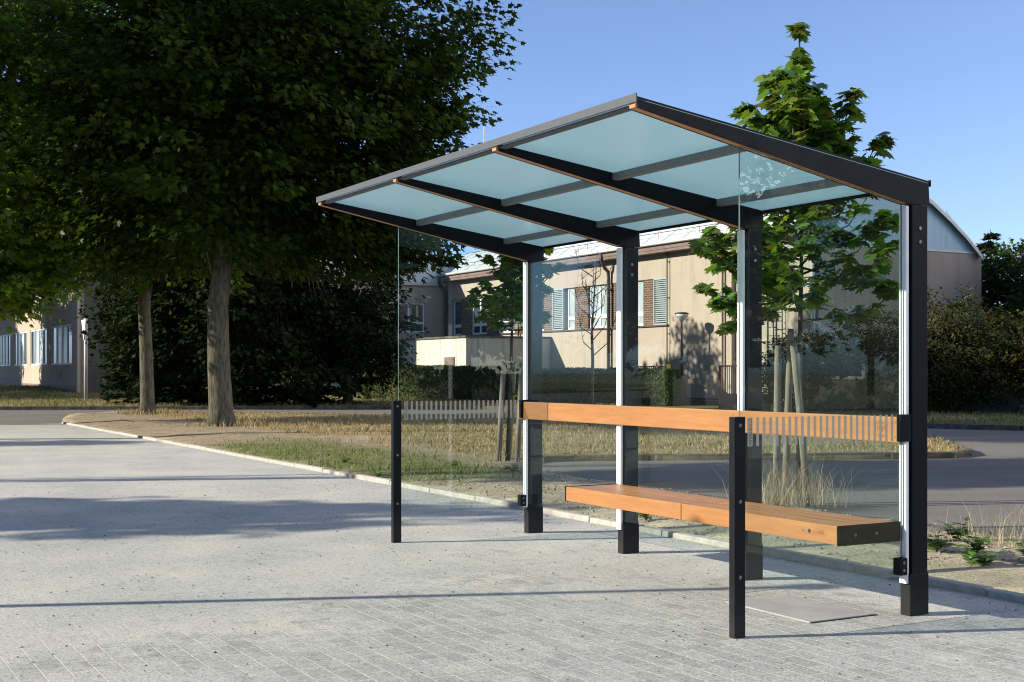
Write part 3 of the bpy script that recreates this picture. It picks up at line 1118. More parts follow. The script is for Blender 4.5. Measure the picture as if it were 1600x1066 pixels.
def text_mesh(body, size, name, mat, parent, M, extrude=0.0004, align='CENTER'):
    cu = bpy.data.curves.new(name, 'FONT')
    cu.body = body; cu.size = size; cu.align_x = align; cu.align_y = 'CENTER'; cu.extrude = extrude
    ob = bpy.data.objects.new(name, cu)
    COL.objects.link(ob)
    bpy.context.view_layer.update()
    me = bpy.data.meshes.new_from_object(ob.evaluated_get(bpy.context.evaluated_depsgraph_get()))
    bpy.data.objects.remove(ob)
    me.materials.clear(); me.materials.append(mat)
    o = bpy.data.objects.new(name, me)
    o.matrix_local = M
    return link(o, parent)


LETTER = mat_noise('letter_grey', (0.03, 0.034, 0.036), (0.05, 0.055, 0.057), 20, bs=0)
for i in (0, 3):
    u0 = i * B
    top = [(.046, under(.046) - .001), (1.10, under(1.10) - .001)]
    prof = [(.046, .205), (1.10, .205), (1.10, top[1][1]), (.046, top[0][1])]
    m_ = MB(); m_.prism_x(prof, u0 + .026, u0 + .036)
    sp = m_.build('side_pane', [GLASS, GLASSEDGE], SH)
    for pl in sp.data.polygons:
        if abs(pl.normal.x) < .5: pl.material_index = 1
    st = MB()
    bars = [(1.025, 1.057)] + [(1.003 - .0399 * k_ - .0172, 1.003 - .0399 * k_) for k_ in range(24)]
    for v0, v1 in bars:
        st.poly([(u0 + .0245, v0, .896), (u0 + .0245, v1, .896), (u0 + .0245, v1, 1.032), (u0 + .0245, v0, 1.032)], [(0, 1, 2, 3)])
    st.build('stripe_band', STRIPE, sp)
    # lettering reading downwards, facing outwards along -u
    # text x runs down, text top points to -v, face towards -u
    M = Matrix(((0, 0, -1, u0 + .0235), (0, -1, 0, 1.041), (-1, 0, 0, .964), (0, 0, 0, 1)))
    text_mesh('STREETPARK', .0225, 'lettering', LETTER, sp, M)
    fp = MB().box(u0 - .002, u0 + .040, 1.090, 1.155, 0, 1.0375).build('front_post', STEEL, SH, bevel=.003)
    for zz in (.997, .64, .285):
        b = MB(); disc(b, (u0 - .002, 1.1225, zz), (-1, 0, 0), .009, .004)
        b.build('bolt', BOLT, fp)
    b = MB().box(u0 - .006, u0 + .0255, .012, .085, .893, 1.032)
    b.build('rail_bracket', STEEL, SH, bevel=.002)
    gc = MB().box(u0 - .004, u0 + .046, .036, .088, .213, .300)
    gc = gc.build('glass_clamp', STEEL, SH, bevel=.003)
    for zz in (.238, .276):
        b = MB(); disc(b, (u0 - .004, .062, zz), (-1, 0, 0), .008, .003); b.build('bolt', BOLT, gc)

rail = MB().box(.028, 3.962, .036, .066, .885, 1.018).build('backrest_rail', WOOD, SH, bevel=.006)
for uu in (.03 + .0, B + .035, 2 * B + .035, 3 * B + .03):
    for zz in (.915, .99):
        b = MB(); disc(b, (uu + .02, .0655, zz), (0, 1, 0), .005, .0012); b.build('screw', ENGRAVE, rail)
# engraved round mark: ring with chord segments and letters
mk = MB()
cu_, cz_, r_ = .152, .952, .043
yy = .0668
seg = 48
ring = []
for k_ in range(seg):
    t0 = 2 * math.pi * k_ / seg; t1 = 2 * math.pi * (k_ + 1) / seg
    q = [(cu_ + math.cos(t) * rr, yy, cz_ + math.sin(t) * rr) for t, rr in ((t0, r_), (t1, r_), (t1, r_ * .93), (t0, r_ * .93))]
    mk.poly(q, [(0, 1, 2, 3)])
for s in (1, -1):
    a0, a1 = R(50) * 1, R(130)
    pts = [(cu_ + math.cos(t) * r_ * .9, yy, cz_ + s * math.sin(t) * r_ * .9) for t in np.linspace(a0, a1, 14)]
    mk.poly(pts, [tuple(range(14))])
mk.build('engraved_mark', ENGRAVE, rail)
M = Matrix(((-1, 0, 0, cu_), (0, 0, 1, .0669), (0, 1, 0, cz_), (0, 0, 0, 1)))
text_mesh('MP', .042, 'engraved_letters', ENGRAVE, rail, M, .0003)

# bench
bf = MB()
for uu in (.10, 1.20, 1.40, 2.50):
    bf.box(uu, uu + .05, .015, .42, .395, .447)
bf.box(.06, 2.60, .016, .046, .40, .44)
bench = bf.build('bench', STEEL, SH, bevel=.002)
for a, b in ((.060, 1.3415), (1.3475, 2.62)):
    MB().box(a, b, .432, .458, .384, .4785).build('front_board', WOOD, bench, bevel=.003)
    for v0, v1 in ((.334, .4295), (.233, .3305), (.132, .2295), (.031, .1285)):
        MB().box(a + random.uniform(0, .003), b - random.uniform(0, .003), v0, v1, .4475, .4775).build('slat', WOOD, bench, bevel=.004)
for uu in (.049, 2.6225):
    ep = MB().box(uu, uu + .009, .024, .459, .380, .4815).build('end_plate', SHINY, bench, bevel=.001)
    if uu < 1:
        for vv in (.345, .20):
            b = MB(); disc(b, (uu - .0005, vv, .430), (-1, 0, 0), .0085, .003); b.build('bolt', BOLT, ep)
MB().box(.030, .049, .012, .024, .372, .488).build('bench_bracket', STEEL, bench)
for uu, mat_ in ((.302, BOLT), (.258, STEEL)):
    b = MB()
    disc(b, (uu, .458, .4365), (0, 1, 0), .0095 if mat_ is STEEL else .007, .0015, 20)
    so = b.build('usb_socket', mat_, bench)
    if mat_ is STEEL:
        MB().box(uu - .003, uu + .004, .4592, .4598, .4325, .4405).build('socket_port', BOLT, so)
# outline round the word
ol = MB()
cx_, cz2, hw, hh, rr = .178, .437, .043, .019, .019
path = []
for sx, sz_, a0 in ((1, 1, 0), (-1, 1, 90), (-1, -1, 180), (1, -1, 270)):
    for t in np.linspace(a0, a0 + 90, 8):
        path.append((cx_ + sx * (hw - rr) + math.cos(R(t)) * rr, cz2 + sz_ * (hh - rr) * 1 + math.sin(R(t)) * rr))
for i in range(len(path)):
    (x0, z0), (x1, z1) = path[i], path[(i + 1) % len(path)]
    d0 = Vector((x0 - cx_, z0 - cz2)); d1 = Vector((x1 - cx_, z1 - cz2))
    i0, i1 = d0 * .95, d1 * .95
    ol.poly([(x0, .4586, z0), (x1, .4586, z1), (cx_ + i1.x, .4586, cz2 + i1.y), (cx_ + i0.x, .4586, cz2 + i0.y)], [(0, 1, 2, 3)])
ol.build('engraved_outline', ENGRAVE, bench)
M = Matrix(((-1, 0, 0, cx_), (0, 0, 1, .4587), (0, 1, 0, cz2), (0, 0, 0, 1)))
text_mesh('USB', .030, 'engraved_letters', ENGRAVE, bench, M, .0003)

SLABC = mat_noise('slab_concrete', (0.235, 0.24, 0.235), (0.30, 0.30, 0.29), 5, rough=0.95, spec=0.15, bs=0.3, bd=0.004, detail=9)
# cover slab in the paving
sl = empty('cover_slab', *loc(0.49, .36), 0, ROTZ)
tag(sl, 'pale concrete cover slab let into the paving inside the shelter', 'cover slab')
sl_m = MB().box(-.373, .29, -.225,   .225, -.02, .007).build('slab', SLABC, sl, bevel=.004)
MB().box(-.385, -.376, -.225, .225, -.02, .004).build('gap_edge', IRON, sl)

# ------------------------------------------------------------------ school building
SCH = empty('school_building', CX, CY, 0.0, ROTZ)
tag(SCH, 'long cream rendered building with brick panels, white windows and vaulted sheet metal roof', 'building')
LEN = 25.8
DEP = 6.96
ZS, ZT, ZE = 2.96, 4.66, 5.55
wl = MB()
bays = [('louver', 7.83, 8.66), ('brick', 8.70, 9.39), ('win', 9.39, 10.92), ('brick', 10.92, 11.76), ('win', 11.76, 13.18), ('brick', 13.18, 14.19),
        ('win', 14.19, 14.84), ('louver', 14.98, 15.85), ('brick', 15.89, 16.62), ('win', 16.62, 18.10), ('brick', 18.10, 19.14), ('win', 19.14, 20.72),
        ('brick', 20.72, 21.69), ('win', 21.69, 23.27), ('brick', 23.27, 24.25), ('win', 24.25, 25.2)]
wl.box(0, 7.83, -.35, 0, .34, ZE)
wl.box(7.83, LEN, -.35, 0, .34, ZS)
wl.box(7.83, LEN, -.35, 0, ZT, ZE)
wl.box(25.2, LEN, -.35, 0, ZS, ZT)
wl.box(7.83, 25.2, -.36, -.30, ZS, ZT)
wl.box(4.0, 4.28, 0.001, .16, .34, ZE)
wl.build('front_wall', CREAM, SCH)
MB().box(-.01, LEN, -.36, .03, -.2, .34).build('brick_plinth', BRICK, SCH)
g = MB()
g.box(-.02, .0, -DEP, -.35, -.2, 5.24)
g.box(-.0205, LEN, -DEP - .3, -DEP, -.2, 5.2)
g.box(-.02, 0, -.35, 0.0, .34, 5.24)
g.build('gable_wall', GABLEREND, SCH)
VAULT = [(.42, 5.86), (.0, 6.12), (-.8, 6.68), (-1.7, 7.1), (-2.8, 7.32), (-3.8, 7.22), (-4.76, 6.82), (-5.6, 6.3), (-6.4, 5.74), (-7.02, 5.22), (-7.15, 5.08)]
gb = MB()
pts = [(.0, z) for z in ()]
prof = [(-6.96, 5.24)] + [(y, z - .02) for y, z in VAULT[::-1] if -7.0 < y <= 0.0] + [(0, 5.24)]
gb.prism_x(prof, -.016, .06)
gb.build('gable_cladding', GABLE, SCH)
MB().box(-.05, -.021, -7.0, .02, 5.20, 5.26).build('gable_flashing', PIPEG, SCH)
rf = MB()
n_ = len(VAULT)
xs = [-.18] + list(np.arange(0.6, 26.4, 1.2)) + [26.6]
th = .06
for i in range(len(xs) - 1):
    for j in range(n_ - 1):
        (y0, z0), (y1, z1) = VAULT[j], VAULT[j + 1]
        rf.poly([(xs[i], y0, z0), (xs[i + 1], y0, z0), (xs[i + 1], y1, z1), (xs[i], y1, z1)], [(0, 1, 2, 3)])
    # standing seam
    for j in range(n_ - 1):
        (y0, z0), (y1, z1) = VAULT[j], VAULT[j + 1]
        x = xs[i]
        rf.poly([(x, y0, z0), (x + .03, y0, z0), (x + .03, y1, z1), (x, y1, z1), (x, y0, z0 + .02), (x + .03, y0, z0 + .02), (x + .03, y1, z1 + .02), (x, y1, z1 + .02)],
                [(4, 5, 6, 7), (0, 1, 5, 4), (1, 2, 6, 5), (2, 3, 7, 6), (3, 0, 4, 7)])
roof = rf.build('roof', ROOFSHEET, SCH)
rd = MB()
for j in range(n_ - 1):
    (y0, z0), (y1, z1) = VAULT[j], VAULT[j + 1]
    rd.poly([(-.2, y0, z0 - .12), (-.2, y1, z1 - .12), (-.2, y1, z1 + .02), (-.2, y0, z0 + .02), (-.17, y0, z0 - .12), (-.17, y1, z1 - .12), (-.17, y1, z1 + .02), (-.17, y0, z0 + .02)],
            [(0, 1, 2, 3), (7, 6, 5, 4), (0, 3, 7, 4), (1, 5, 6, 2), (3, 2, 6, 7), (0, 4, 5, 1)])
rd.build('verge_trim', PIPEG, roof)
lw = MB()
for y_, z_ in ((.12, 6.30), (-1.2, 7.02)):
    lw.tube([(x, y_, z_) for x in (0, 8, 16, 26)], [.012] * 4, 5)
    for x in np.arange(1, 26, 2.4):
        lw.tube([(x, y_, z_ - .22), (x, y_, z_)], [.01, .01], 4)
lw.build('lightning_wire', IRON, roof)
fc = MB()
fc.box(-.1, LEN + .2, .001, .42, ZE, ZE + .10)
fc.box(-.1, LEN + .2, .30, .44, ZE + .10, 5.84)
fc.build('fascia', FASCIA, SCH)
gt = MB()
gt.tube([(-.15, .50, 5.86), (LEN + .2, .50, 5.86)], [.065, .065], 10)
gt.build('gutter', PIPEG, SCH)
MB().box(7.75, LEN, .001, .07, ZS - .06, ZS).build('sill_band', PIPE, SCH)
for kind, a, b in bays:
    if kind == 'brick':
        MB().box(a, b, -.30, -.03, ZS, ZT).build('brick_panel', BRICK, SCH)
    elif kind == 'louver':
        lv = MB()
        lv.box(a, a + .05, -.2, .03, ZS + .02, ZT - .02); lv.box(b - .05, b, -.2, .03, ZS + .02, ZT - .02)
        lv.box(a, b, -.2, .03, ZS, ZS + .05); lv.box(a, b, -.2, .03, ZT - .05, ZT)
        for z in np.arange(ZS + .09, ZT - .06, .075):
            lv.poly([(a + .05, .02, z), (b - .05, .02, z), (b - .05, -.05, z + .05), (a + .05, -.05, z + .05), (a + .05, .02, z + .012), (b - .05, .02, z + .012), (b - .05, -.05, z + .062), (a + .05, -.05, z + .062)],
                    [(0, 1, 2, 3), (4, 5, 6, 7), (0, 1, 5, 4), (2, 3, 7, 6)])
        lv.box(a, b, -.29, -.18, ZS, ZT)
        lv.build('louver', LOUVER, SCH)
    else:
        fr = MB()
        w_ = .075
        zt_ = ZS + .46
        fr.box(a, a + w_, -.20, -.12, ZS, ZT); fr.box(b - w_, b, -.20, -.12, ZS, ZT)
        fr.box(a, b, -.20, -.121, ZS, ZS + .08); fr.box(a, b, -.20, -.121, ZT - .07, ZT)
        fr.box(a, b, -.20, -.119, zt_ - .07, zt_ + .07)
        if b - a > 1.2:
            fr.box((a + b) / 2 - .06, (a + b) / 2 + .06, -.20, -.118, ZS, ZT)
        fr = fr.build('window', WHITE, SCH)
        MB().box(a + w_, b - w_, -.17, -.155, ZS + .08, ZT - .07).build('pane', CURTAIN if 9 < a < 15 else PANE, fr)
for x, z0 in ((11.5, .3), (25.62, .2)):
    p = MB()
    p.tube([(x, .46, 5.84), (x, .46, 5.5), (x, .30, 5.25), (x, .14, 5.1), (x, .12, 4.9), (x, .12, z0)], [.07] * 6, 10)
    for zz in (1.4, 2.9, 4.4):
        p.box(x - .09, x + .09, 0.0, .13, zz, zz + .05)
    p.build('drainpipe', PIPE, SCH, smooth=True)
p = MB(); p.tube([(18.6, .09, 3.5), (18.6, .09, .3)], [.05, .05], 8); p.build('drainpipe', PIPE, SCH)
p = MB()
p.tube([(7.72, .10, 6.05), (7.72, .10, .3)], [.022, .022], 6)
for zz in (1.3, 2.6, 3.9, 5.2): p.box(7.70, 7.74, 0, .1, zz, zz + .03)
p.build('lightning_rod', IRON, SCH)
for x in (4.55, 4.40):
    p = MB(); p.tube([(x, .10, 5.5), (x, .10, .3)], [.035, .035], 8); p.build('conduit', PIPE, SCH)
p = MB()
p.tube([(.30, .50, 5.84), (.30, .48, 5.55), (.18, .2, 5.1), (.1, .12, 4.8), (.1, .12, .3)], [.075] * 5, 10)
p.build('drainpipe', PIPEG, SCH, smooth=True)
ld = MB()
for x in (1.72, 2.14):
    ld.box(x - .02, x + .02, .16, .20, .9, 5.6)
for z in np.arange(1.0, 5.5, .28):
    ld.tube([(1.72, .18, z), (2.14, .18, z)], [.014, .014], 5)
for z in np.arange(2.2, 5.5, .7):
    ld.tube([(1.72 + .21 - .33 * math.cos(t), .18 + .5 * math.sin(t), z) for t in np.linspace(0, math.pi, 9)], [.015] * 9, 5)
for t in (.25, .5, .75):
    ld.tube([(1.93 - .33 * math.cos(t * math.pi), .18 + .5 * math.sin(t * math.pi), z) for z in (2.2, 5.4)], [.012] * 2, 5)
for z in (1.5, 3.4, 5.3):
    ld.box(1.70, 1.74, 0, .17, z, z + .04); ld.box(2.12, 2.16, 0, .17, z, z + .04)
ld.build('ladder', IRON, SCH)

# low side wing, its end wall turned towards the shelter
WNG = empty('side_wing', *bloc(LEN, 0), 0.0, ROTZ)
tag(WNG, 'shaded grey side wing with white windows where the cream building turns', 'building')
# local x along u from the end wall, y towards the front
w = MB()
WIN = [(1.13, 2.54, 3.12, 4.53), (3.30, 4.7, 3.12, 4.40)]
w.box(0, .3, .0, 1.13, 0, 5.42); w.box(0, .3, 2.54, 3.30, 0, 5.42); w.box(0, .3, 4.7, 12.2, 0, 5.42)
for y0, y1, z0, z1 in WIN:
    w.box(0, .3, y0, y1, 0, z0); w.box(0, .3, y0, y1, z1, 5.42)
w.box(.3, 10, 11.9, 12.2, 0, 5.42)
w.build('end_wall', WINGREND, WNG)
MB().prism_x([(-.02, 5.421), (12.3, 5.421), (12.3, 5.55), (6, 7.1), (-.02, 6.9)], -.12, 10).build('roof', ROOFSHEET, WNG)
MB().box(-.16, -.121, -.02, 12.3, 5.36, 5.52).build('gutter', PIPEG, WNG)
for y0, y1, z0, z1 in WIN:
    f = MB(); q = .07
    f.box(.08, .16, y0, y0 + q, z0, z1); f.box(.08, .16, y1 - q, y1, z0, z1)
    f.box(.081, .16, y0, y1, z0, z0 + q); f.box(.081, .16, y0, y1, z1 - q, z1)
    f.box(.079, .16, y0, y1, z0 + .40, z0 + .50)
    ym = (y0 + y1) / 2 + .12
    f.box(.078, .16, ym - .05, ym + .05, z0, z1)
    f = f.build('window', WHITE, WNG)
    MB().box(.12, .135, y0 + q, y1 - q, z0 + q, z1 - q).build('pane', PANE, f)
MB().box(-.02, .0, 3.13, 3.72, 2.42, 2.78).build('vent_grille', IRON, WNG)
f = MB().box(-.03, .0, 3.2, 4.6, .9, 1.73).build('window', WHITE, WNG)
MB().box(-.04, -.031, 3.27, 4.53, .97, 1.66).build('pane', PANE, f)

# taller block at the far left
BLK = empty('classroom_block', *bloc(LEN, 12.2), 0.0, ROTZ)
tag(BLK, 'two storey pale block behind the left trees with wide white curtained windows', 'building')
D_ = 5.0
b = MB()
b.box(.12, 26, 0, D_ - .3, -.2, 9.0)
zs = [(1.56, 3.30), (4.7, 6.4)]
b.box(0, 1.0, D_ - .3, D_, -.2, 9); 
edges_x = [(1.15, 6.2), (7.2, 11.8), (12.8, 17.4), (18.4, 23)]
b.box(.0, 26, D_ - .301, D_ - .12, -.2, 9)
b.box(1.0, 26, D_ - .3, D_, -.2, zs[0][0]); b.box(1.0, 26, D_ - .3, D_, zs[0][1], zs[1][0]); b.box(1.0, 26, D_ - .3, D_, zs[1][1], 9)
prev = 1.0
for a, c in edges_x:
    for z0, z1 in zs: b.box(prev, a, D_ - .3, D_, z0, z1)
    prev = c
for z0, z1 in zs: b.box(prev, 26, D_ - .3, D_, z0, z1)
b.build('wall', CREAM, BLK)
MB().box(-.02, .119, -.2, D_ - .302, -.2, 9.0).build('end_wall', PLASTERD, BLK)  # deep shade of this end is put into its dark colour
MB().box(-.01, 26, D_, D_ + .04, -.2, .66).build('plinth', FASCIA, BLK)
MB().box(-.3, 26.2, -.3, D_ + .4, 9, 9.25).build('roof', ROOFSHEET, BLK)
for a, c in edges_x:
    for z0, z1 in zs:
        f = MB(); q = .07
        nl = 4
        for i in range(nl + 1):
            xx = a + (c - a - q) * i / nl
            f.box(xx, xx + q, D_ - .11, D_ - .03, z0, z1)
        f.box(a, c, D_ - .11, D_ - .029, z0, z0 + q); f.box(a, c, D_ - .11, D_ - .029, z1 - q, z1)
        f = f.build('window', WHITE, BLK)
        for i in range(nl):
            xx = a + (c - a - q) * i / nl
            MB().box(xx + q, xx + (c - a - q) / nl, D_ - .08, D_ - .07, z0 + q, z1 - q).build('pane', CURTAIN if i in (1, 2) else PANE, f)
MB().box(3.6, 3.85, D_, D_ + .02, .95, 1.3).build('wall_vent', FASCIA, BLK)

# white flat-roofed annex
ANX = empty('flat_annex', *bloc(15.97, 0), 0.0, ROTZ)
tag(ANX, 'low white flat roofed annex with a rusty louvre standing behind the hedge', 'building')
a = MB().box(0, 7.0, .05, 4.0, 0, 2.62).build('wall', WHITEREND, ANX)
MB().box(-.06, 7.06, .04, 4.06, 2.621, 2.70).build('roof', CONCD, ANX)
v_ = MB()
v_.box(1.0, 1.9, 4.0, 4.03, 1.2, 1.85)
for z in np.arange(1.25, 1.82, .07): v_.box(1.04, 1.86, 4.03, 4.05, z, z + .035)
v_.build('louvre', FASCIA, ANX)

# roof mast
ms = empty('antenna_mast', *bloc(24.88, -1.6), 6.95)
tag(ms, 'thin pale antenna mast rising above the school roof', 'antenna')
m_ = MB(); m_.tube([(0, 0, 0), (0, 0, 6.1)], [.05, .035], 8); m_.build('mast', PIPEG, ms)
m_ = MB(); m_.tube([(0, 0, 6.101), (0, 0, 7.2)], [.016, .008], 6); m_.build('aerial', PIPEG, ms)

# ------------------------------------------------------------------ hedge
def hedge(x0, y0, x1, y1, wd, z0, h, n, label):
    ln = math.hypot(x1 - x0, y1 - y0)
    root = empty('hedge', x0, y0, z0, math.atan2(y1 - y0, x1 - x0))
    tag(root, label, 'hedge', 'clipped hedges before the school')
    m_ = MB().box(.12, ln - .12, -wd / 2 + .14, wd / 2 - .14, 0, h - .14)
    m_.build('stems', BARKD, root)
    # leaves over the faces and just inside
    face = RNG.integers(0, 4, n)
    x = RNG.uniform(0, ln, n); y = RNG.uniform(-wd / 2, wd / 2, n); z = RNG.uniform(0, h, n)
    dep = RNG.random(n) * .14
    y = np.where(face == 0, -wd / 2 + dep, np.where(face == 1, wd / 2 - dep, y))
    z = np.where(face == 2, h - dep, z)
    e_ = RNG.random(n) < .5
    x = np.where(face == 3, np.where(e_, dep, ln - dep), x)
    bum = np.array([fbm(a_, c_, 1.4, 6) for a_, c_ in zip(x, z)]) * .07
    y = y + np.where(face == 0, -bum, bum); z = z + np.where(face == 2, bum, 0)
    pos = np.stack([x, y, np.maximum(z, .02)], 1)
    out_ = np.zeros((n, 3)); out_[face == 0, 1] = -1; out_[face == 1, 1] = 1; out_[face == 2, 2] = 1; out_[face == 3, 0] = np.where(e_[face == 3], -1, 1)
    nr = out_ + rand_unit(n) * .8
    tip = rand_unit(n) + np.array([0, 0, .5])
    leaves('foliage', pos, tip, nr, RNG.uniform(.05, .10, n), LEAF_OVAL, LEAF, tint_leaves(n, (0.05, 0.085, 0.022), .3, .03), root)
    return root


hedge(-5.6, 51.2, 0.75, 46.8, .9, .10, 1.36, 26000, 'long clipped green hedge in front of the white annex')
hedge(0.85, 46.7, 5.45, 43.4, .9, .10, 1.25, 20000, 'clipped hedge ending beside the striped post, right of the longer one')

# railings, gate and striped posts by the school
def rail_fence(name, label, cat, x0, y0, x1, y1, z0, h, step, panel=None, mat=GATE):
    ln = math.hypot(x1 - x0, y1 - y0)
    root = empty(name, x0, y0, z0, math.atan2(y1 - y0, x1 - x0))
    tag(root, label, cat)
    m_ = MB()
    zb = panel or .12
    for x in np.arange(0.06, ln - .03, step):
        m_.box(x - .01, x + .01, -.01, .01, zb, h)
    m_.box(0, ln, -.02, .02, h, h + .045)
    m_.build('bars', mat, root)
    m_ = MB()
    for x in (0, ln):
        m_.box(x - .03, x + .03, -.03, .03, 0, h + .05)
    m_.build('end_posts', mat, root)
    if panel:
        MB().box(.031, ln - .031, -.012, .012, .06, panel).build('sheet_panel', mat, root)
    return root


def striped_post(label, x, y, z0, h):
    root = empty('warning_post', x, y, z0)
    tag(root, label, 'post', 'striped posts by the school yard')
    m_ = MB()
    n_ = 7
    for i in range(n_):
        z0_, z1_ = h * i / n_, h * (i + 1) / n_
        m_.tube([(0, 0, z0_), (0, 0, z1_)], [.07, .07], 10, i % 2)
    m_.build('striped_shaft', [YELLOW, IRON], root)


x0, y0 = bloc(7.4, 1.6); x1, y1 = bloc(5.7, 1.6)
rail_fence('metal_railing', 'brown barred railing running behind the hedge end', 'railing', x0, y0, x1, y1, .10, 1.30, .11)
striped_post('yellow and black striped post at the hedge end', *bloc(5.58, 1.6), .10, 1.40)
x0, y0 = bloc(1.55, 2.6); x1, y1 = bloc(-.75, 2.6)
rail_fence('yard_gate', 'brown barred metal gate with a solid lower panel before the ladder', 'gate', x0, y0, x1, y1, .08, 1.32, .10, .50)
striped_post('yellow and black striped post beside the brown gate', *bloc(-.9, 2.6), .10, 1.40)

# street lamp
lp = empty('street_lamp', 5.85, 44.6, 0.10)
tag(lp, 'brown street lamp with a wide bowl shaped head in front of the cream wall', 'street lamp')
m_ = MB(); m_.tube([(0, 0, 0), (0, 0, .25), (0, 0, .85), (0, 0, .98)], [.17, .16, .10, .05], 14); m_.build('base', PIPE, lp, smooth=True)
m_ = MB(); m_.tube([(0, 0, .981), (0, 0, 2.86)], [.045, .032], 10); m_.build('pole', PIPE, lp, smooth=True)
m_ = MB(); m_.tube([(0, 0, 2.861), (0, 0, 2.93), (0, 0, 3.04), (0, 0, 3.13)], [.04, .10, .22, .235], 20); m_.build('lamp_bowl', LAMPW, lp, smooth=True)
m_ = MB(); m_.tube([(0, 0, 3.131), (0, 0, 3.17), (0, 0, 3.20)], [.245, .24, .12], 20); m_.build('lamp_cap', PIPE, lp, smooth=True)

# road sign seen nearly edge-on
sg = empty('road_sign', -16.2, 49.2, 0.12, R(-62))
tag(sg, 'slim pale road sign post on the far grass, its plate seen almost edge on', 'road sign')
m_ = MB(); m_.tube([(0, 0, 0), (0, 0, 3.15)], [.07, .07], 10); m_.build('post', PIPEG, sg, smooth=True)
m_ = MB(); m_.poly([(-.45, -.075, 3.1), (.45, -.075, 3.1), (.0, -.075, 2.3), (-.45, -.09, 3.1), (.45, -.09, 3.1), (.0, -.09, 2.3)], [(0, 1, 2), (5, 4, 3), (0, 3, 4, 1), (1, 4, 5, 2), (2, 5, 3, 0)])
m_.build('sign_plate', WHITE, sg)

# garden wall on the right behind the verge
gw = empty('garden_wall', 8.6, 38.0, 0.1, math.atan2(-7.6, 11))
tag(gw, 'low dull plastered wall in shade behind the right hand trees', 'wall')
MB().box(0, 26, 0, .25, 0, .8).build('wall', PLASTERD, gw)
m_ = MB()
for x in np.arange(0, 26, 2.2): m_.box(x, x + .07, -.06, -.001, 0, 1.25)
m_.build('fence_posts', IRON, gw)

# ------------------------------------------------------------------ trees
MAPLE = (0.023, 0.042, 0.0055)  # dark leaf colour carries the deep shade of the nearest crown
broad_tree('maple_tree', 'large maple with a thick bare trunk, nearest of the left trees', -6.2, 27.7, .05,
           [(0, 0, -.1), (-.03, 0, .35), (-.08, 0, 1.4), (-.10, 0, 2.6), (.05, .1, 4.0), (.35, .2, 6.0), (.4, .2, 9), (.3, 0, 11.5)],
           [.36, .265, .24, .225, .20, .16, .10, .04],
           [(.5, .2, 6.8, 4.7, 4.6, 3.3), (2.4, -.3, 8.4, 3.6, 3.6, 2.9), (1.6, .3, 6.8, 3.9, 3.4, 2.4), (.2, 0, 10.6, 3.8, 3.8, 2.8), (-1.2, -.2, 6.4, 3.0, 3.2, 2.6), (2.9, .6, 5.2, 2.4, 2.4, 1.7), (3.7, .5, 4.3, 1.7, 1.8, 1.1), (2.0, .8, 4.1, 2.4, 2.0, 1.0), (-2.0, .8, 4.3, 2.2, 2.0, 1.0)],
           1700, 54, .72, .155, MAPLE, 'big maples on the left', limbs=12, shell=.62, twig_r=0)
broad_tree('maple_tree', 'maple with a slender mossy trunk standing behind the thick one', -10.0, 35.5, .07,
           [(0, 0, -.1), (0, 0, .3), (-.03, 0, 1.5), (-.1, 0, 3.2), (0, 0, 5), (.1, 0, 7), (.1, 0, 10)],
           [.26, .20, .18, .165, .14, .10, .04],
           [(-.3, -.5, 6.6, 4.2, 4.2, 3.2), (0, 0, 9.3, 3.6, 3.6, 2.9), (-2.6, -1.2, 5.6, 3.0, 3.0, 2.2), (1.5, 0, 5.6, 3, 3, 2.2)],
           800, 52, .8, .165, (0.055, 0.094, 0.011), 'big maples on the left', limbs=10, shell=.62, twig_r=0)  # leaf colour raised to imitate more sun on this crown
broad_tree('maple_tree', 'leafy maple at the left picture edge with low sunlit branches', -13.4, 30.4, .0,
           [(0, 0, -.1), (0, 0, .3), (0, 0, 2.5), (.1, 0, 5), (.1, 0, 9)], [.25, .2, .17, .14, .05],
           [(.9, -.5, 6.6, 4.2, 4.0, 3.2), (0, 0, 9.6, 3.8, 3.8, 3.0), (2.2, -.6, 4.6, 2.4, 2.4, 1.5), (1.9, -.6, 3.5, 1.5, 1.5, .95), (.6, -.8, 3.3, 1.4, 1.4, .9)],
           1000, 54, .75, .16, (0.085, 0.140, 0.016), 'big maples on the left', limbs=12, shell=.62, yellow=.06, twig_r=0, mat=LEAFY)  # brightest leaf colour, imitating the sunlit left side
DARKG = 'dark trees behind the left maples'
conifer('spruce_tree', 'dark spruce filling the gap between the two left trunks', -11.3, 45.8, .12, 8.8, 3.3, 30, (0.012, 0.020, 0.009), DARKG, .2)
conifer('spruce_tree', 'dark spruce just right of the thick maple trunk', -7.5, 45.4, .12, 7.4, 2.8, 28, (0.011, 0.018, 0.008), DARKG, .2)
broad_tree('dark_tree', 'dark broadleaf tree nearest the white annex, low branches over the hedge', -5.7, 44.9, .12,
           [(0, 0, 0), (0, 0, 2), (0, 0, 4), (0, 0, 6)], [.18, .15, .10, .03],
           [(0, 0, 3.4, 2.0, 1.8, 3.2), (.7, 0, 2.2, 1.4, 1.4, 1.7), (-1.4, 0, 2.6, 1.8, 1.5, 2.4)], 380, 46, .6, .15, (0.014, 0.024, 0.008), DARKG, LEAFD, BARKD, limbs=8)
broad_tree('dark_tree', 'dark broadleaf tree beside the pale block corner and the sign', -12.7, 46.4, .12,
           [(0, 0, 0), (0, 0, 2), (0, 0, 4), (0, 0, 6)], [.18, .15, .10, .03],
           [(0, 0, 3.6, 2.3, 1.8, 3.4), (1.2, 0, 2.2, 1.6, 1.5, 1.9), (-.8, 0, 2.0, 1.5, 1.5, 1.8)], 420, 46, .6, .15, (0.014, 0.024, 0.008), DARKG, LEAFD, BARKD, limbs=8)
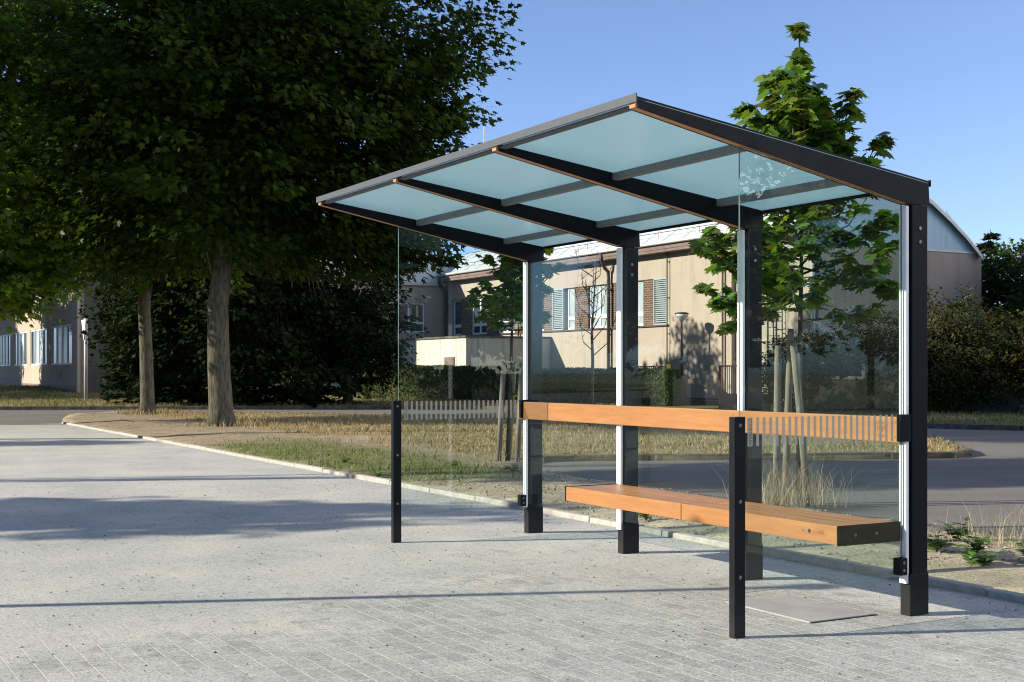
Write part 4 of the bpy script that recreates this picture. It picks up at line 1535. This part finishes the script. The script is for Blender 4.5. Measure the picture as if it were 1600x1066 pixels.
broad_tree('dark_tree', 'dense dark broadleaf tree filling the gap behind the thick maple', -9.6, 44.1, .12,
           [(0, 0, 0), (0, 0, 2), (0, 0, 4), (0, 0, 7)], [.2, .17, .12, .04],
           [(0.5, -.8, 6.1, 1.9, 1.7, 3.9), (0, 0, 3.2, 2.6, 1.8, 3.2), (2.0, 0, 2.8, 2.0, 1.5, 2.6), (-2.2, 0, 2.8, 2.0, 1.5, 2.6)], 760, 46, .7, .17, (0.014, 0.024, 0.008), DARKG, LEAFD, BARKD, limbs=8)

# unseen maples beyond the left edge: their shade crosses the paving
OFFG = 'trees beyond the left edge of the view'
broad_tree('street_tree', 'slim street tree left of the paving, outside the view', -17.2, 9.2, 0,
           [(0, 0, 0), (0, 0, 2), (0, 0, 5), (0, 0, 7.4)], [.12, .11, .08, .02],
           [(0, 0, 5.2, 1.7, 1.7, 1.9), (0, 0, 6.6, 1.1, 1.1, 1.0)], 120, 40, .6, .2, MAPLE, OFFG, limbs=8)
broad_tree('street_tree', 'tall street tree left of the paving, outside the view', -19.5, 12.9, 0,
           [(0, 0, 0), (0, 0, 3), (0, 0, 7), (0, 0, 14)], [.08, .07, .06, .03],
           [(0, 0, 11.6, 2.4, 2.5, 2.3), (0, .3, 13.2, 1.8, 1.9, 1.6)], 220, 42, .7, .22, MAPLE, OFFG, limbs=10)
broad_tree('street_tree', 'middle street tree left of the paving, outside the view', -15.4, 13.3, 0,
           [(0, 0, 0), (0, 0, 3), (0, 0, 7), (0, 0, 10)], [.07, .065, .05, .03],
           [(0, 0, 8.8, 2.0, 2.0, 1.8), (0, -.3, 8.0, 1.7, 1.7, 1.0)], 190, 42, .7, .2, MAPLE, OFFG, limbs=10)
broad_tree('street_tree', 'tall added maple outside the view, shading the nearest left maple', -14.6, 23.2, 0,  # added to keep sun off the front of the nearest maple
           [(0, 0, 0), (0, 0, 3), (0, 0, 8), (0, 0, 13)], [.2, .18, .13, .03],
           [(0, 0, 10.4, 3.4, 3.6, 2.9), (0, .4, 12.6, 2.6, 2.8, 2.2)], 420, 46, .8, .2, MAPLE, OFFG, limbs=12)
broad_tree('street_tree', 'narrow street tree farther along, outside the view', -25.0, 20.2, 0,
           [(0, 0, 0), (0, 0, 3), (0, 0, 8.2)], [.12, .10, .03],
           [(0, 0, 6.2, 1.0, 1.0, 2.2)], 80, 40, .6, .2, MAPLE, OFFG, limbs=8)
lpx = empty('lamp_column', -6.6, 6.35, 0)
tag(lpx, 'plain steel lamp column left of the shelter, outside the view', 'lamp column')
m_ = MB(); m_.tube([(0, 0, 0), (0, 0, 3.62)], [.05, .04], 12); m_.build('pole', STEELG, lpx, smooth=True)
m_ = MB(); m_.tube([(0, 0, 3.621), (0, 0, 3.7), (0, 0, 3.78)], [.08, .12, .03], 14); m_.build('lamp_head', LAMPW, lpx, smooth=True)

for x_, y_, h_, lab in ((-35.8, 69.5, 11.5, 'farthest broad maple along the pale block, outside the view'), (-29.8, 57.0, 10.0, 'broad maple farther along the pale block, outside the view'), (-26.8, 53.2, 9.5, 'broad maple beside the pale block, outside the view'), (-36.0, 24.0, 9.5, 'broad maple far left of the paving, outside the view'), (-38.5, 15.5, 10.5, 'tallest broad maple far left of the paving, outside the view'),
                        (-37.0, 7.0, 9.0, 'broad maple left of the camera, outside the view')):
    broad_tree('street_tree', lab, x_, y_, 0, [(0, 0, 0), (0, 0, 2), (0, 0, 5), (0, 0, h_ * .9)], [.28, .24, .16, .04],
               [(0, 0, h_ * .56, 4.2, 4.2, h_ * .42), (1.5, 1, h_ * .45, 3, 3, h_ * .33), (-1.5, -2, h_ * .45, 3, 3, h_ * .33)], 420, 44, .9, .3, MAPLE, OFFG, limbs=8)
for x_, y_, h_, lab in ((21.5, 2.8, 7.5, 'roadside tree right of the shelter, outside the view'), (22.0, -5.0, 8.0, 'roadside tree behind the camera on the right, outside the view'),
                        (26.0, 9.5, 8.5, 'tall roadside tree right of the asphalt, outside the view')):
    broad_tree('roadside_tree', lab, x_, y_, 0, [(0, 0, 0), (0, 0, 2), (0, 0, 5), (0, 0, h_ * .9)], [.24, .2, .14, .04],
               [(0, 0, h_ * .56, 3.6, 4.2, h_ * .44), (1, 2, h_ * .38, 2.6, 3.2, h_ * .37), (-.5, -2, h_ * .38, 2.6, 3.2, h_ * .37)], 300, 40, .8, .26, MAPLE, 'trees across the road, outside the view', limbs=8)
HS = empty('dwelling_house', 38.0, -9.5, 0, R(8))
tag(HS, 'plain two storey house with a brick chimney across the road, outside the view', 'house')
MB().box(0, 9, 0, 11, 0, 5.6).build('wall', GREYREND, HS)
hr = MB().prism_x([(-.5, 5.601), (11.5, 5.601), (5.5, 9.0)], -.4, 9.4).build('roof', FASCIA, HS)
MB().box(3, 4.1, 3.2, 4.0, 7.0, 9.6).build('chimney', BRICK, hr)
for y_ in (1.2, 4.4, 7.8):
    for z_ in (1.0, 3.6):
        f = MB().box(-.04, -.001, y_, y_ + 1.5, z_, z_ + 1.4).build('window', WHITE, HS)
        MB().box(-.05, -.041, y_ + .1, y_ + 1.4, z_ + .1, z_ + 1.3).build('pane', PANE, f)

# young maple behind the shelter, leaf whorls on upright shoots
def young_maple(name, label, x, y, z, leader, shoots, leaf, per_node, stake_list, group, density=1.0):
    root = empty(name, x, y, z)
    tag(root, label, 'young tree', group)
    mb_ = MB()
    mb_.tube(leader, [max(.008, .032 * (1 - i / (len(leader) - .5))) for i in range(len(leader))], 8)
    P, T, Q, S = [], [], [], []

    def whorls(a, b, n_nodes, reach):
        a, b = Vector(a), Vector(b)
        for i in range(n_nodes):
            g = (i + .6) / n_nodes
            p = a.lerp(b, min(1, max(0, g + random.gauss(0, .5 / n_nodes))))
            rch = reach * (1.0 - .35 * g)
            k0 = random.random() * 6.28
            for q_ in range(per_node):
                t_ = k0 + 2 * math.pi * q_ / per_node + random.gauss(0, .25)
                d = Vector((math.cos(t_), math.sin(t_), random.uniform(-.55, .75)))
                l_ = rch * random.uniform(.35, 1.1)
                P.append(p + d * l_)
                T.append(Vector((d.x, d.y, random.uniform(-1.1, .1))))
                Q.append(Vector((d.x * .6 + random.gauss(0, .4), d.y * .6 + random.gauss(0, .4), .85)))
                S.append(leaf * random.uniform(.62, 1.15))
                mb_.tube([p, p + d * (l_ - leaf * .3)], [.0028, .0018], 3, caps=False)
    Lv = [Vector(p) for p in leader]
    for base, end, n_nodes, reach in shoots:
        b_, e_ = Vector(base), Vector(end)
        m2 = b_.lerp(e_, .5) + Vector(((e_.x - b_.x) * .18, (e_.y - b_.y) * .18, -.06))
        mb_.tube([b_, m2, e_], [.013, .009, .004], 5)
        whorls(b_.lerp(m2, .4), m2, max(1, n_nodes // 2), reach)
        whorls(m2, e_, n_nodes - n_nodes // 2, reach)
        whorls(e_ - (e_ - m2) * .12, e_, 1, reach * .5)
    mb_.build('trunk', BARK, root, smooth=True)
    A = lambda L_: np.array([tuple(p) for p in L_])
    n_ = len(P)
    leaves('crown', A(P), A(T), A(Q), np.array(S), LEAF_NEAR, LEAFY, tint_leaves(n_, (0.074, 0.132, 0.019), .28, .03), root, fold=.28)
    for (sx, sy, ex, ey, hh_, lab) in stake_list:
        s_ = empty('tree_stake', x + sx, y + sy, z)
        tag(s_, lab, 'stake', 'wooden stakes round the young trees')
        q_ = MB(); q_.tube([(0, 0, -.05), (ex * .5, ey * .5, hh_ * .5), (ex, ey, hh_ - .03), (ex, ey, hh_)], [.036, .035, .033, .027], 10)
        q_.build('shaft', STAKE, s_, smooth=True)
    return root


random.seed(21)
sh = []
for i in range(50):
    f = i / 49.0
    zb = 1.75 + 1.75 * f + random.uniform(-.1, .1)
    a_ = i * 2.4 + random.uniform(-.4, .4)
    r_ = .95 * (1 - f) ** .75 + .10
    r_ *= random.uniform(.55, 1.1)
    up = random.uniform(.10, .45) + .25 * f
    sh.append(((0, 0, zb), (math.cos(a_) * r_, math.sin(a_) * r_, zb + up), random.randint(4, 6), .15))
# upright shoots and the long leader seen above the roof
sh += [((0, 0, 3.2), (0, 0, 4.47), 15, .13), ((.1, 0, 2.9), (.50, 0, 3.86), 13, .15), ((-.1, 0, 2.8), (-.53, .1, 3.78), 11, .14), ((.1, 0, 2.8), (.84, .1, 3.42), 7, .14), ((0, 0, 2.9), (.3, .2, 3.7), 7, .16), ((0, 0, 3.0), (-.26, .1, 3.6), 6, .16), ((0, 0, 3.1), (.16, -.2, 3.75), 6, .16), ((0, 0, 3.1), (-.1, -.2, 3.95), 6, .14),
       ((.1, 0, 2.7), (.72, -.1, 3.38), 6, .14), ((0, .1, 3.0), (.1, .4, 3.9), 6, .15), ((0, -.1, 2.9), (-.16, -.35, 3.86), 6, .15),
       ((0, 0, 1.9), (-.80, -.1, 1.85), 7, .15), ((0, 0, 1.9), (-.66, .1, 1.62), 6, .15), ((0, 0, 2.2), (-.86, 0, 2.4), 7, .15), ((0, 0, 2.4), (-.8, -.1, 2.75), 7, .15), ((0, 0, 2.0), (-.5, -.3, 2.1), 6, .15), ((0, 0, 2.2), (.86, 0, 2.0), 6, .14), ((0, 0, 2.4), (.8, -.2, 2.6), 6, .14)]
young_maple('young_maple', 'young maple with big fresh leaves rising behind the shelter roof', 2.72, 12.25, .04,
            [(0, 0, 0), (0, 0, 1.2), (.02, 0, 2.2), (.01, 0, 3.2), (0, 0, 4.46)], sh, .138, 7,
            [(-.23, -.05, .03, .05, 1.46, 'weathered stake left of the young maple trunk behind the bench'),
             (-.10, .16, .05, -.02, 1.62, 'tallest weathered stake, middle one behind the bench'),
             (.05, -.16, -.12, .10, 1.50, 'leaning weathered stake right of the others behind the bench')], 'young staked maples')
sh = []
for i in range(26):
    f = i / 25.0
    zb = 1.75 + 1.0 * f
    a_ = i * 2.4 + random.uniform(-.4, .4)
    r_ = (.48 * (1 - f) ** .6 + .12) * random.uniform(.6, 1.1)
    sh.append(((0, 0, zb), (math.cos(a_) * r_, math.sin(a_) * r_, zb + random.uniform(.1, .4)), 4, .13))
sh.append(((0, 0, 2.6), (0.05, 0, 3.2), 4, .13)); sh.append(((0, 0, 2.3), (.62, 0, 2.6), 4, .13)); sh.append(((0, 0, 2.5), (.55, 0, 3.0), 4, .13))
sh.append(((0, 0, .9), (.14, 0, 1.05), 2, .07))
young_maple('young_maple', 'small staked young maple at the far end of the shelter', 0.0, 17.3, .05,
            [(-.06, 0, 0), (-.02, 0, 1.0), (.0, 0, 1.8), (0, 0, 2.6), (0.03, 0, 3.1)], sh, .13, 7,
            [(-.18, -.05, .07, .04, 1.34, 'pale stake left of the small staked maple'),
             (.07, -.12, .06, .05, 1.32, 'pale stake right of the small staked maple'),
             (-.05, .18, .08, -.04, 1.33, 'grey stake behind the small staked maple trunk')], 'young staked maples')

# bare sapling
bs = empty('bare_sapling', 1.71, 27.7, .08)
tag(bs, 'thin leafless sapling in front of the curtained windows', 'sapling')
m_ = MB()
m_.tube([(0, 0, 0), (.02, 0, 1.4), (.0, 0, 2.0), (.05, 0, 2.8), (.12, 0, 3.75)], [.045, .035, .028, .016, .004], 7)
random.seed(5)
for i in range(16):
    z_ = 1.5 + 1.7 * i / 15
    a_ = i * 2.3
    l_ = random.uniform(.5, 1.0) * (1 - .4 * i / 15)
    e_ = Vector((math.cos(a_) * l_ * .6, math.sin(a_) * l_ * .6, z_ + l_ * .95))
    s_ = Vector((.02, 0, z_))
    mid_ = s_.lerp(e_, .45) + Vector((math.cos(a_) * .12, math.sin(a_) * .12, -.05))
    m_.tube([s_, mid_, e_], [.014, .009, .003], 5)
    for q_ in range(5):
        g_ = random.uniform(.3, 1)
        p_ = mid_.lerp(e_, g_)
        m_.tube([p_, p_ + Vector((random.gauss(0, .12), random.gauss(0, .12), random.uniform(.05, .28)))], [.005, .002], 4, caps=False)
m_.build('trunk', BARKD, bs, smooth=True)
m_ = MB(); m_.tube([(0, 0, .0), (0, 0, .22), (0, 0, .28)], [.10, .10, .05], 10); m_.build('root_collar', IRON, bs)

# right-hand trees and bushes
RG = 'trees and bushes right of the school'
conifer('pine_tree', 'dark pine with the tall top right of the gable', 17.0, 46.0, .1, 6.2, 2.6, 22, (0.030, 0.050, 0.022), RG, .3, .3, .6)
conifer('spruce_tree', 'narrow dark spruce against the gable corner', 15.6, 45.2, .1, 5.8, 1.5, 24, (0.022, 0.036, 0.018), RG, .2)
broad_tree('leafy_tree', 'green leafy tree at the right picture edge', 19.3, 47, .1, [(0, 0, 0), (0, 0, 2), (0, 0, 5)], [.2, .16, .05],
           [(0, 0, 3.6, 2.8, 2.6, 2.5), (1.5, 0, 4.0, 2.0, 2.0, 2.2)], 220, 40, .55, .14, (0.05, 0.08, 0.022), RG, LEAF, BARKD, limbs=10)
conifer('spruce_tree', 'tiny spruce top showing above the vaulted roof', 20.5, 61, .1, 8.8, 1.8, 22, (0.03, 0.048, 0.022), RG, .2)
for (x_, y_, rx, h_, lab, cb) in ((10.0, 36.2, 1.6, 3.1, 'olive bush in front of the gable, seen through the glass', 0), (12.0, 35.2, 1.4, 3.3, 'olive brown bush just right of the near shelter post', 0),
                              (14.2, 35.0, 1.7, 3.0, 'broad olive bush between the post and the picture edge', 0), (16.6, 36.2, 2.0, 4.1, 'dark rounded bush at the right picture edge', 1),
                              (8.5, 37.6, 1.2, 2.5, 'low olive bush beside the school corner', 0), (13.2, 38.4, 1.8, 3.9, 'dark green bush against the gable corner', 1), (15.6, 33.6, 1.5, 2.0, 'low dark bush by the right verge', 1)):
    broad_tree('bush', lab, x_, y_, .1, [(0, 0, 0), (0, 0, h_ * .4), (0, 0, h_ * .8)], [.09, .07, .03],
               [(0, 0, h_ * .52, rx, rx, h_ * .46), (rx * .4, 0, h_ * .40, rx * .9, rx * .8, h_ * .40), (-rx * .5, 0, h_ * .36, rx * .8, rx * .7, h_ * .36)],
               290, 48, .42, .095, ((0.034, 0.040, 0.012), (0.018, 0.031, 0.010))[cb], RG, LEAFD, BARKD, limbs=8, tmpl=LEAF_OVAL, cat='bush', twig_r=.01, yellow=.10)
broad_tree('leafy_tree', 'tall green tree between the pine and the picture edge', 18.9, 42.0, .1, [(0, 0, 0), (0, 0, 2), (0, 0, 5)], [.2, .16, .05],
           [(0, 0, 3.3, 2.2, 2.2, 3.0), (-1.0, 0, 2.4, 1.8, 2.0, 2.3)], 400, 44, .55, .13, (0.034, 0.056, 0.015), RG, LEAF, BARKD, limbs=10)
broad_tree('leafy_tree', 'mid green tree right behind the gable corner', 17.6, 44.6, .1, [(0, 0, 0), (0, 0, 2), (0, 0, 4)], [.2, .16, .05],
           [(0, 0, 2.9, 2.0, 2.0, 2.9), (.8, 0, 3.6, 1.6, 1.6, 2.4)], 380, 44, .5, .13, (0.030, 0.05, 0.014), RG, LEAF, BARKD, limbs=8)

# ------------------------------------------------------------------ weeds and dry tufts
def weed(label, x, y, h_, n_, size, base=(0.105, 0.16, 0.042)):
    root = empty('weed', x, y, island_z(x, y))
    tag(root, label, 'weed', 'green weeds on the gravel strip')
    m_ = MB(); P, T, Q, S = [], [], [], []
    for i in range(n_):
        a_ = random.random() * 6.28
        l_ = h_ * random.uniform(.5, 1.0)
        e_ = Vector((math.cos(a_) * l_ * .7, math.sin(a_) * l_ * .7, l_ * random.uniform(.5, 1.0)))
        m_.tube([(0, 0, 0), e_ * .5 + Vector((0, 0, .02)), e_], [.004, .003, .002], 4, caps=False)
        for k_ in range(9):
            g_ = .25 + .75 * (k_ + .5) / 9
            p_ = e_ * g_
            d_ = Vector((math.cos(a_ + k_ * 2.4), math.sin(a_ + k_ * 2.4), random.uniform(-.1, .4)))
            P.append(p_ + d_ * size * .45); T.append(d_); Q.append(Vector((random.gauss(0, .3), random.gauss(0, .3), 1))); S.append(size * random.uniform(.6, 1.2))
    m_.build('stems', BLADE_STEM, root)
    A = lambda L_: np.array([tuple(p) for p in L_])
    leaves('foliage', A(P), A(T), A(Q), np.array(S), LEAF_OVAL, LEAF, tint_leaves(len(P), base, .2), root)


BLADE_STEM = mat_noise('weed_stem', (0.10, 0.13, 0.05), (0.15, 0.17, 0.07), 20, bs=0)
random.seed(3)
weed('leafy green weed against the near shelter post', 2.83, 8.62, .16, 6, .075)
weed('dark upright weed behind the others right of the post', 3.2, 9.25, .17, 4, .10, (0.05, 0.085, 0.028))
weed('bright bushy weed, nearest the kerb on the right', 2.93, 8.12, .17, 9, .07)
weed('weed just behind the bright bushy one', 3.1, 8.62, .17, 7, .075)
weed('weed cut by the right picture edge', 3.32, 8.22, .16, 6, .08)
for lab, x_, y_ in (('small weed low on the gravel below the small maple', .0, 15.6), ('spreading weed left of the small staked maple', -.75, 16.2), ('weed on the gravel behind the bench end', 1.1, 10.6),
                    ('weed in the green patch by the kerb', -2.2, 17.0), ('weed near the far front post', -1.55, 15.0)):
    weed(lab, x_, y_, .13, 5, .06)

# tall straw tufts
cx0, cy0, hh0 = [], [], []
for (x_, y_, r_, n_, h0) in ((2.55, 12.0, .34, 240, .42), (2.35, 11.9, .28, 150, .46), (2.8, 12.05, .28, 160, .34), (3.35, 9.05, .16, 60, .32), (3.62, 8.95, .2, 80, .32), (3.15, 9.3, .14, 30, .24), (3.9, 9.0, .24, 90, .32),
                             (2.85, 9.2, .12, 16, .2), (.15, 17.2, .25, 60, .22), (1.95, 9.9, .3, 14, .18)):
    cx0.append(x_ + RNG.normal(size=n_) * r_ * .6); cy0.append(y_ + RNG.normal(size=n_) * r_ * .6); hh0.append(h0 * RNG.uniform(.45, 1.15, n_))
px, py, hh0 = np.concatenate(cx0), np.concatenate(cy0), np.concatenate(hh0)
n = len(px)
tint = (np.array([0.46, 0.37, 0.235]) * (.75 + .5 * RNG.random((n, 1))))
blades('tall_dry_grass', px, py, np.array([island_z(a, b) - .01 for a, b in zip(px, py)]), hh0, RNG.uniform(.0011, .0025, n), tint, .42)
